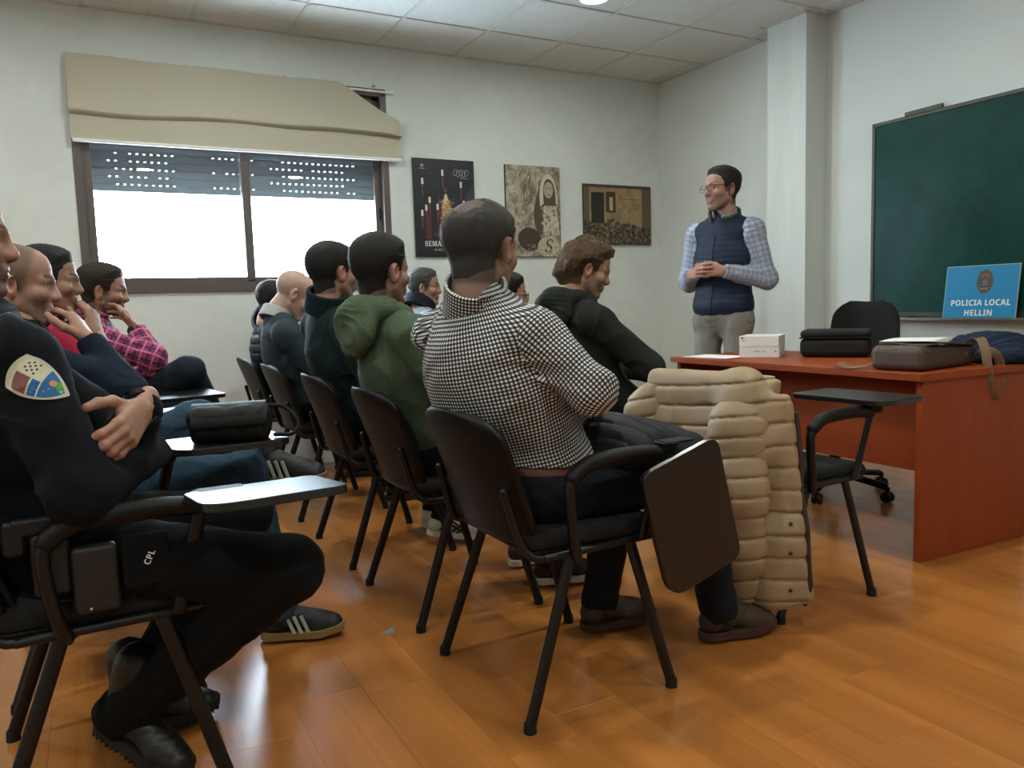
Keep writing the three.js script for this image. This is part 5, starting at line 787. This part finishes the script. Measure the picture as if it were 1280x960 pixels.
// -- first row
dress({
  label: 'seated man with shaggy brown hair in charcoal hoodie, looking down', x: ROW1, z: 2.50, skin: SKIN.tan, cell: 0.0075,
  J: seated({ lean: -0.01, tw: -0.12, top: 0.0, side: 0.06, sw: 0.195, arms: { ER: [-0.25, 0.775, -0.03], WR: [-0.03, 0.73, 0.17], EL: [0.27, 0.76, 0.0], WL: [0.06, 0.72, 0.2] } }),
  head: { c: [0.055, 1.208, -0.125], yaw: -0.42, pitch: 0.32, stubble: 0.45, jaw: 0.92, hairColor: [0.1, 0.07, 0.05] },
  hair: { mat: M2.hairBrown, side: 0.018, top: 0.026, back: 0.014, nape: -0.098, strand: 0.006, strandFreq: 11, flow: 9, mess: 0.012, extra: [egg([0, 0.07, 0.06], [0.05, 0.028, 0.04]), cone([0.02, 0.075, 0.07], [0.0, 0.045, 0.112], 0.016, 0.006), cone([-0.025, 0.07, 0.07], [-0.035, 0.03, 0.1], 0.014, 0.005), cone([0.0, -0.05, -0.09], [0.0, -0.1, -0.1], 0.03, 0.012)] },
  top: { name: 'hoodie', mat: C2.charcoal, loose: 0.014, hem: 0.56, folds: creases(0.008, 7, 14), hood: hoodie([0.07, -0.04, -0.16], 0.046, 0.09), neckOpen: 0.01 }, legs: { mat: C2.black }, shoes: S2.brown,
});
dress({
  label: 'man with cropped hair and glasses, hidden behind the gingham shirt shoulder', x: ROW1, z: 1.62, skin: SKIN.ruddy, cell: 0.011,
  J: seated({ lean: 0.06, top: -0.09 }), head: { c: [0.03, 1.115, -0.075], yaw: -0.35, pitch: 0.1 }, hair: { mat: M2.hairBlack, side: 0.006, top: 0.016 }, glasses: { mat: std({ color: hex('#2a2622'), roughness: 0.4 }), arm: std({ color: hex('#b98f2e'), roughness: 0.4 }), r: 0.002 },
  top: { name: 'shirt', mat: C2.greyLight, hem: 0.56 }, legs: { mat: C2.black }, shoes: S2.black,
});
dress({
  label: 'seated man with short greying hair in dark collared coat below the prints', x: ROW1, z: 0.50, skin: SKIN.tan, cell: 0.01,
  J: seated({ lean: 0.03, top: -0.02 }), head: { c: [0.0, 1.195, -0.12], yaw: -0.5, pitch: 0.0, stubble: 0.2 }, hair: { mat: M2.hairGrey, side: 0.006, top: 0.018 },
  top: { name: 'coat', mat: C2.greyLight, loose: 0.02, hem: 0.56, collar: { r0: 0.088, r1: 0.1, h: 0.075, t: 0.014, gap: 0.01, mat: C2.coat }, neckOpen: 0.02 }, legs: { mat: C2.jeansDark }, shoes: S2.black,
});
// -- third row
const officer = dress({
  label: 'uniformed police officer in dark navy with shield arm patch, arms crossed, boots', x: ROW3, z: 3.40, skin: SKIN.ruddy, build: 1.05, cell: 0.0065,
  J: seated({ lean: 0.0, tw: -0.04, sw: 0.185, top: 0.0, side: 0.01, arms: { SR: [-0.18, 0.985, -0.115], ER: [-0.25, 0.715, -0.02], WR: [0.02, 0.74, 0.13], EL: [0.25, 0.74, 0.08], WL: [-0.15, 0.862, 0.105] }, legs: { KR: [-0.315, 0.50, 0.36], AR: [-0.075, 0.165, 0.03], KL: [0.12, 0.53, 0.34], AL: [0.1, 0.1, 0.05] } }),
  feet: { R: [-0.6, -0.35, 0.6], L: [0.1, 0, 1] },
  head: { c: [0.03, 1.235, -0.222], yaw: 0.0, pitch: 0.0, stubble: 0.7, scale: 1.05 }, hair: { mat: M2.hairBlack, side: 0.006, top: 0.016 },
  hands: { L: { dir: [-0.75, -0.42, -0.38], palm: [0.3, -0.3, -0.9], curl: [[0.42, 0.5, 0.3], [0.45, 0.55, 0.3], [0.45, 0.55, 0.3], [0.45, 0.5, 0.3]], thumb: [[0.75, 0.55, 0.25], [0.5, 0.8, 0.3], [0.3, 0.9, 0.35]], spread: 0.09, cell: 0.0025, scale: 1.04 } },
  top: { name: 'uniform_shirt', mat: C2.officer, loose: 0.022, hem: 0.56, folds: creases(0.008, 8, 21), collar: { r0: 0.078, r1: 0.074, h: 0.04, t: 0.006, gap: 0.02 }, neckOpen: 0.012 }, legs: { mat: C2.black, k: 1.05, hemDrop: 0.05, hem: 0.058 },
  shoes: { kind: 'boot', mat: phy({ color: hex('#121211'), roughness: 0.45 }), sole: M2.soleDark, free: true },
});
const jumperMan = dress({
  label: 'seated balding man in navy jumper, hand over mouth, ankle crossed in striped trainers', x: ROW3, z: 2.72, skin: SKIN.ruddy, cell: 0.0075,
  J: seated({ lean: 0.03, tw: 0.0, top: -0.03, arms: { SR: [-0.165, 0.955, -0.14], ER: [-0.165, 0.84, 0.1], WR: [-0.06, 0.995, 0.02], EL: [0.2, 0.74, 0.06], WL: [-0.1, 0.8, 0.13] }, legs: { HL: [0.09, 0.57, -0.06], KL: [0.17, 0.70, 0.33], AL: [-0.13, 0.605, 0.49], KR: [-0.15, 0.555, 0.42], AR: [-0.17, 0.095, 0.50] } }),
  feet: { L: [-0.52, -0.05, 0.86], R: [-0.35, 0, 1] },
  head: { c: [0.03, 1.165, -0.155], yaw: 0.0, pitch: 0.08, stubble: 0.45, scale: 1.02, scalp: (x, y, z) => 0.6 * smooth(0.035, 0.01, z - y * 0.25) * smooth(-0.085, -0.06, y) * (Math.abs(x) < 0.079 ? 1 : 0) * (y > -0.02 || z < -0.03 ? 1 : 0) },
  hands: { R: { dir: [0.55, 0.75, -0.35], palm: [0.5, -0.1, -0.85], curl: CURL.grip, spread: 0.05 } },
  top: { name: 'jumper', mat: C2.navyKnit, loose: 0.01, hem: 0.56, folds: creases(0.007, 9, 27), neckOpen: 0.008, wrist: 0.036 }, legs: { mat: C2.jeans },
  shoes: { mat: phy({ color: hex('#1d2023'), roughness: 0.6 }), sole: M2.soleGum, laces: M2.lace, stripes: true, free: true, up: { L: [-0.2, 0.8, 0.2] } },
});
dress({
  label: 'seated black-haired man in red shirt, hand at chin, jeans crossed', x: ROW3, z: 2.0, skin: SKIN.tan, cell: 0.008,
  J: seated({ lean: 0.08, tw: 0.0, top: 0.0, side: -0.06, arms: { ER: [-0.26, 0.80, 0.12], WR: [-0.13, 1.0, 0.05], EL: [0.18, 0.74, 0.05], WL: [-0.05, 0.8, 0.12] }, legs: { HR: [-0.1, 0.57, -0.05], KR: [-0.2, 0.66, 0.36], AR: [0.02, 0.45, 0.52], KL: [0.1, 0.56, 0.36], AL: [0.1, 0.095, 0.36] } }),
  head: { c: [-0.075, 1.2, -0.09], yaw: -0.05, pitch: 0.06, stubble: 0.3 }, hair: { mat: M2.hairBlack, side: 0.008, top: 0.017, strand: 0.0015 },
  hands: { R: { dir: [0.35, 0.9, -0.1], palm: [0.6, 0.1, -0.75], curl: CURL.grip } },
  top: { name: 'shirt', mat: C2.red, hem: 0.56, folds: creases(0.005, 9, 31), collar: { r0: 0.07, r1: 0.068, h: 0.03, gap: 0.03 }, cuff: 0.16 }, legs: { mat: C2.jeans }, shoes: S2.dark,
});
const plaidMan = dress({
  label: 'seated bearded man in pink plaid shirt with wristwatch, chin in hand', x: ROW3, z: 1.2, skin: SKIN.tan, cell: 0.008,
  J: seated({ lean: 0.26, tw: -0.1, top: -0.02, side: -0.06, arms: { ER: [-0.30, 0.87, 0.28], WR: [-0.19, 1.0, 0.225], EL: [0.1, 0.74, 0.25], WL: [-0.2, 0.82, 0.26] }, legs: { HR: [-0.1, 0.58, -0.02], KR: [-0.19, 0.80, 0.44], AR: [0.06, 0.5, 0.58], KL: [0.02, 0.58, 0.5], AL: [0.06, 0.095, 0.46] } }),
  head: { c: [-0.06, 1.185, 0.105], yaw: -0.12, pitch: 0.1, stubble: 0.85 }, hair: { mat: M2.hairDark, side: 0.008, top: 0.018 },
  hands: { R: { dir: [0.55, 0.7, -0.35], palm: [0.3, 0.4, -0.85], curl: CURL.relaxed, spread: 0.05 } },
  top: { name: 'plaid_shirt', mat: C2.pink, loose: 0.008, hem: 0.56, folds: creases(0.006, 9, 35), collar: { r0: 0.072, r1: 0.07, h: 0.04, gap: 0.02 } }, legs: { mat: C2.jeansDark }, shoes: S2.dark,
});
// ---------------------------------------------------------------- coats, bags and what the people wear
const march = (fld, o, d, max = 0.5) => { const q = V(...d).normalize(); let t = 0; for (let i = 0; i < 80; i++) { const v = fld.val(o[0] + q.x * t, o[1] + q.y * t, o[2] + q.z * t); if (v < 0.0004) break; t += v * 0.7; if (t > max) break; } return [o[0] + q.x * t, o[1] + q.y * t, o[2] + q.z * t]; };
// a thin sheet laid on a soft surface; pt(u, v) gives start points, d the way to the surface
function laid(fld, pt, d, nu, nv, lift = 0.0016) {
  const q = V(...d).normalize(), P = [], U = [], I = [], W = nu + 1; 
  for (let j = 0; j <= nv; j++) for (let i = 0; i <= nu; i++) { const s = march(fld, pt(i / nu, j / nv), d); P.push(s[0] - q.x * lift, s[1] - q.y * lift, s[2] - q.z * lift); U.push(i / nu, 1 - j / nv); }
  for (let j = 0; j < nv; j++) for (let i = 0; i < nu; i++) { const a = j * W + i; I.push(a, a + W + 1, a + 1, a, a + W, a + W + 1); }
  const g = new THREE.BufferGeometry(); g.setAttribute('position', new THREE.Float32BufferAttribute(P, 3)); g.setAttribute('uv', new THREE.Float32BufferAttribute(U, 2)); g.setIndex(I); g.computeVertexNormals(); return g;
}
function watch(p, s, mat = M.black) { const Wr = V(...p.J['W' + s]), d = Wr.clone().sub(V(...p.J['E' + s])).normalize(); const w = new THREE.Group(); w.name = 'wristwatch'; p.t.add(w); w.position.copy(Wr).addScaledVector(d, -0.012); w.quaternion.setFromUnitVectors(V(0, 0, 1), d); obj('strap', new THREE.TorusGeometry(0.034, 0.0075, 8, 28).scale(1, 1, 1.5), mat, w); obj('case', new THREE.CylinderGeometry(0.019, 0.019, 0.011, 20).translate(0, 0.04, 0), M.steel, w); return w; }
watch(officer, 'L'); watch(plaidMan, 'R');
{ // shield patch, shoulder tab, holster and pouch of the officer
  const tex = canvasTex(320, 420, (g, w, h) => {
    g.fillStyle = '#c9c6b4'; g.fillRect(0, 0, w, h);
    g.save(); g.beginPath(); g.moveTo(26, 70); g.quadraticCurveTo(w / 2, 18, w - 26, 70); g.bezierCurveTo(w - 14, 210, w - 70, 320, w / 2, h - 34); g.bezierCurveTo(70, 320, 14, 210, 26, 70); g.clip();
    g.fillStyle = '#d3d0b8'; g.fillRect(0, 0, w, h); g.fillStyle = '#7c5350'; g.fillRect(150, 66, 160, 92); for (let k = 0; k < 40; k++) { g.fillStyle = k % 2 ? '#8f6660' : '#6a4442'; g.fillRect(155 + (k * 37) % 140, 70 + (k * 23) % 84, 9, 6); }
    g.fillStyle = '#2a2b2c'; for (let k = 0; k < 5; k++) for (let q = 0; q < 4; q++) if ((k + q) % 2) g.fillRect(36 + k * 20, 84 + q * 22, 15, 13);
    g.fillStyle = '#2d66ad'; g.fillRect(158, 170, 160, 52); g.fillStyle = '#3f7fc4'; g.fillRect(222, 176, 12, 40); g.fillRect(196, 190, 70, 10);
    g.fillStyle = '#2f6ea9'; g.fillRect(0, 232, w, h); g.fillStyle = '#d3d0b8'; g.fillRect(0, 222, w, 10); g.fillRect(148, 66, 10, 160); g.fillRect(150, 158, 170, 12);
    g.fillStyle = '#d78d6a'; g.beginPath(); g.arc(128, 292, 24, 0, 7); g.fill(); g.fillStyle = '#4ea04e'; g.fillRect(100, 312, 52, 46); g.beginPath(); g.arc(146, 348, 26, 0, 7); g.fill(); g.fillStyle = '#8fb8a0'; g.fillRect(150, 352, 22, 20); g.fillStyle = '#e7e3cd'; g.fillRect(206, 262, 14, 4); g.fillRect(176, 282, 10, 4);
    g.restore();
  });
  // half width of the shield at height v (0 top, 1 tip)
  const hw = (v) => 0.039 * (v < 0.22 ? 0.93 + 0.07 * v / 0.22 : Math.pow(Math.max(0, 1 - Math.pow((v - 0.22) / 0.78, 1.75)), 0.9));
  const top = [-0.4, 0.966, -0.113], ax = [0, -0.545, 0.838], bx = [0, 0.838, 0.545];
  const g = laid(officer.F, (u, v) => { const s = u * 2 - 1, w = hw(v), a = 0.102 * v - 0.012 * (1 - s * s) * (1 - v); return [top[0], top[1] + ax[1] * a + bx[1] * s * w, top[2] + ax[2] * a + bx[2] * s * w]; }, [1, 0, 0], 20, 28, 0.0022);
  { const uv = g.attributes.uv; for (let j = 0; j <= 28; j++) for (let i = 0; i <= 20; i++) { const v = j / 28, s = i / 20 * 2 - 1; uv.setXY(j * 21 + i, 0.5 - s * hw(v) / 0.039 * 0.5, 1 - (0.05 + v * 0.95)); } }
  const pm = std({ map: tex, roughness: 0.85, side: THREE.DoubleSide }); const patch = obj('arm_patch', g, pm, officer.t); patch.userData.label = 'shield patch with white border, blue and maroon fields';
  obj('shoulder_tab', laid(officer.F, (u, v) => [-0.17 + 0.03 * (u - 0.5) * 0.4 + 0.1 * v * 0.2, 1.2, -0.155 + 0.075 * v + 0.012 * u], [0, -1, 0], 4, 10, 0.004), std({ color: hex('#6f97a3'), roughness: 0.8, side: THREE.DoubleSide }), officer.t);
  const hol = new THREE.Group(); hol.name = 'holster'; officer.t.add(hol);
  obj('sleeve', rbox(0.04, 0.13, 0.07, 0.012, -0.232, 0.575, -0.085, 4).rotateX(0), std({ color: hex('#131416'), roughness: 0.55 }), hol);
  const grip = obj('pistol_grip', merge([rbox(0.03, 0.035, 0.1, 0.008, -0.236, 0.655, -0.1, 3), rbox(0.028, 0.07, 0.04, 0.01, -0.236, 0.635, -0.145, 3)]), std({ color: hex('#1b1c1e'), roughness: 0.4, metalness: 0.4 }), hol);
  const pouch = obj('belt_pouch', rbox(0.035, 0.14, 0.085, 0.012, -0.252, 0.535, -0.01, 4), std({ color: hex('#191a1d'), roughness: 0.5 }), officer.t); obj('rivet', new THREE.SphereGeometry(0.0045, 10, 8).translate(-0.27, 0.478, -0.022), M.chrome, pouch);
  const cpl = canvasTex(256, 128, (c, w, h) => { c.clearRect(0, 0, w, h); c.fillStyle = '#d9dcdc'; c.font = '700 100px sans-serif'; c.textAlign = 'center'; c.fillText('CPL', w / 2, 100); });
  const lb = new THREE.PlaneGeometry(0.046, 0.023); lb.rotateZ(1.12); lb.rotateY(-Math.PI / 2); lb.translate(-0.2725, 0.565, 0.09);
  const pk = obj('thigh_pocket', rbox(0.02, 0.11, 0.09, 0.008, -0.262, 0.56, 0.085, 3), C2.black, officer.t); obj('lettering', lb, std({ map: cpl, roughness: 0.8, transparent: true, alphaTest: 0.5 }), pk).userData.label = 'white CPL lettering';
}
{ // vest zip of the speaker
  const pts = []; for (let y = 0.97; y < 1.44; y += 0.035) pts.push(march(speakerSpec.G, [0.0, y, 0.4], [0, 0, -1])); obj('zip', tube(pts, 0.004, 40, 6), M.black, speaker.t);
}
// ---- beige quilted jacket over the empty chair
{
  const t = thing('quilted_jacket', 'beige quilted jacket hung over the empty chair, sleeve dangling', 'jacket', [ROW1, 0, 3.40], Math.PI / 2);
  const beige = phy({ color: new THREE.Color().setRGB(0.33, 0.235, 0.14), roughness: 0.66, sheen: 0.15, sheenRoughness: 0.5 });
  const q = (T0, dep, slope = 0, ph = 0) => (d, x, y, z) => { const s = Math.abs(Math.sin(Math.PI * (y + ph + slope * x + 0.016 * noise(x * 4 + ph * 50, y * 3, z * 4)) / T0)); const near = Math.pow(1 - s, 4); return d + dep * near - 0.002 * Math.sqrt(s) + 0.0045 * noise(x * 30, y * 15, z * 30) * (0.35 + near) + 0.006 * noise(x * 7, y * 5, z * 7); };
  const body = new Field(0.06); body.add(cone([0.22, 0.755, -0.295], [-0.17, 0.77, -0.295], 0.046, 0.05), rbx([0.0, 0.54, -0.35], [0.25, 0.27, 0.02], 0.02, [0.1, 0, 0]), rbx([-0.27, 0.42, -0.285], [0.1, 0.33, 0.022], 0.022, [0.02, 0.55, -0.13]), cone([-0.17, 0.76, -0.29], [-0.25, 0.62, -0.27], 0.05, 0.036), cone([-0.165, 0.765, -0.3], [-0.195, 0.6, -0.352], 0.05, 0.084, [[0.45, 0, 1], 0.72]), rbx([0.0, 0.68, -0.205], [0.2, 0.12, 0.014], 0.013, [0.3, 0, 0]), cone([-0.3, 0.3, -0.29], [-0.29, 0.12, -0.3], 0.05, 0.045, [[0.6, 0, 1], 0.6]));
  body.post = q(0.07, 0.008, 0.1); obj('body_panel', body.mesh([-0.48, 0.0, -0.48], [0.45, 0.88, -0.1], 0.006, { bones: [[[0, 0, -0.3], [0, 0.8, -0.3], 0.2]], eps: 0.002 }), beige, t);
  const sl = (pts, rad, ph) => { const f = new Field(0.05); for (let i = 0; i + 1 < pts.length; i++) f.add(cone(pts[i], pts[i + 1], rad[i], rad[i + 1], [[0.45, 0, 1], 0.72])); const e = pts[pts.length - 1]; const qq = q(0.066, 0.008, 0.2, ph); f.post = (d, x, y, z) => Math.max(qq(d, x, y, z), e[1] - 0.01 - y); obj('sleeve', f.mesh([-0.45, 0.0, -0.52], [0.5, 0.9, -0.15], 0.006, { bones: [[pts[0], e, 0.07]], eps: 0.002 }), beige, t); };
  sl([[-0.18, 0.745, -0.298], [-0.195, 0.66, -0.35], [-0.215, 0.45, -0.375], [-0.215, 0.26, -0.365], [-0.2, 0.1, -0.345]], [0.05, 0.082, 0.09, 0.08, 0.064], 0.02);
  sl([[0.19, 0.755, -0.31], [0.28, 0.64, -0.335], [0.335, 0.48, -0.34], [0.35, 0.3, -0.335]], [0.058, 0.08, 0.076, 0.065], 0.04);
  const ed = []; for (let y = 0.70; y > 0.06; y -= 0.06) { let best = -0.2; for (let x = -0.2; x > -0.46; x -= 0.004) for (const z of [-0.24, -0.22, -0.26, -0.28]) if (body.val(x, y, z) < 0) best = Math.min(best, x); ed.push([best - 0.002, y, -0.235]); }
  obj('zip_edge', tube(ed, 0.0075, 80, 8), std({ color: hex('#33241a'), roughness: 0.6 }), t);
  for (const y of [0.36, 0.27, 0.15]) { const p = march(body, [-0.52, y, -0.46], [0.95, 0, 1], 0.6); obj('snap_button', new THREE.SphereGeometry(0.006, 10, 8).translate(p[0] - 0.001, p[1], p[2] - 0.001), std({ color: hex('#2c221b'), roughness: 0.4 }), t); }
}
// ---- dark quilted jacket bundled on the lap of the man in gingham
{
  const f = new Field(0.05); f.add(egg([-0.05, 0.655, 0.2], [0.19, 0.085, 0.15]), egg([-0.06, 0.63, 0.33], [0.17, 0.07, 0.14]), cone([0.1, 0.66, 0.12], [0.14, 0.6, 0.36], 0.06, 0.05));
  f.post = (d, x, y, z) => { const s = Math.abs(Math.sin(Math.PI * (z * 0.8 + x * 0.5 + 0.03 * noise(x * 8, y * 8, z * 8)) / 0.062)); return d + 0.009 * Math.pow(1 - s, 2.5) + 0.006 * noise(x * 18, y * 18, z * 18); };
  const m = tag(obj('quilted_jacket', f.mesh([-0.35, 0.5, -0.05], [0.3, 0.82, 0.56], 0.0065, { bones: [[[0, 0.6, 0], [0, 0.6, 0.5], 0.12]], eps: 0.0025 }), C2.navyPuff), 'dark navy quilted jacket bundled on the lap of the gingham shirt man', 'jacket'); m.position.set(ROW2, 0, 3.54); m.rotation.y = Math.PI / 2;
}
// ---- navy coat heaped on the desk
{
  const f = new Field(0.04); f.add(egg([0, 0.05, 0.02], [0.13, 0.075, 0.2]), egg([0.02, 0.035, -0.1], [0.11, 0.055, 0.13]), egg([-0.03, 0.028, 0.14], [0.15, 0.04, 0.12])); const cr = creases(0.011, 11, 6); f.post = (d, x, y, z) => Math.max(cr(d, x, y, z), -y);
  const t = thing('folded_coat', 'navy coat heaped on the desk beside the leather satchel', 'coat', [-0.80, DT, 3.375], -0.1);
  obj('shell', f.mesh([-0.24, -0.02, -0.28], [0.24, 0.17, 0.3], 0.006, { bones: [[[0, 0, -0.2], [0, 0, 0.2], 0.1, [0, 1, 0]]], eps: 0.0025 }), cloth([0.016, 0.028, 0.062], T.weave), t);
  const f2 = new Field(0.03); f2.add(rbx([-0.1, 0.014, 0.02], [0.1, 0.014, 0.19], 0.012), egg([-0.13, 0.02, -0.08], [0.06, 0.022, 0.1])); f2.post = (d, x, y, z) => Math.max(creases(0.004, 20, 3)(d, x, y, z), -y); obj('lining', f2.mesh([-0.26, -0.01, -0.25], [0.05, 0.06, 0.27], 0.006, { bones: [[[0, 0, -0.2], [0, 0, 0.2], 0.1, [0, 1, 0]]] }), C2.black, t);
}
// ---- black bag on a writing tablet
{
  const t = thing('shoulder_bag', 'small black leather bag standing on a writing tablet', 'bag', [-3.985, 0.704, 3.09], Math.PI / 2 - 0.2);
  const lea = phy({ color: hex('#0b0c0d'), specularIntensity: 0.6, roughness: 0.6, bumpMap: T.leatherBump, bumpScale: 0.001 });
  const f = new Field(0.02); f.add(rbx([0, 0.05, 0], [0.07, 0.05, 0.11], 0.03)); f.post = (d, x, y, z) => Math.max(creases(0.004, 16, 2)(d, x, y, z), -y); obj('body', f.mesh([-0.1, -0.01, -0.14], [0.1, 0.13, 0.14], 0.005, { bones: [[[0, 0.05, -0.1], [0, 0.05, 0.1], 0.05]] }), lea, t);
  obj('flap', sheetGeo((u, v) => { const a = -0.3 + v * 2.0; return V(-Math.sin(a) * 0.076 * (v > 0.4 ? 1 : 1), 0.052 + 0.053 * Math.cos(a), -0.1 + 0.2 * u); }, 0.005, 12, 18), lea, t);
  obj('strap', tube([[0.02, 0.09, 0.1], [0.03, 0.08, 0.15], [0.0, 0.04, 0.185], [-0.02, 0.008, 0.17], [-0.01, 0.006, 0.12]], 0.006, 30, 8), lea, t);
}
renderer.render(scene, camera);
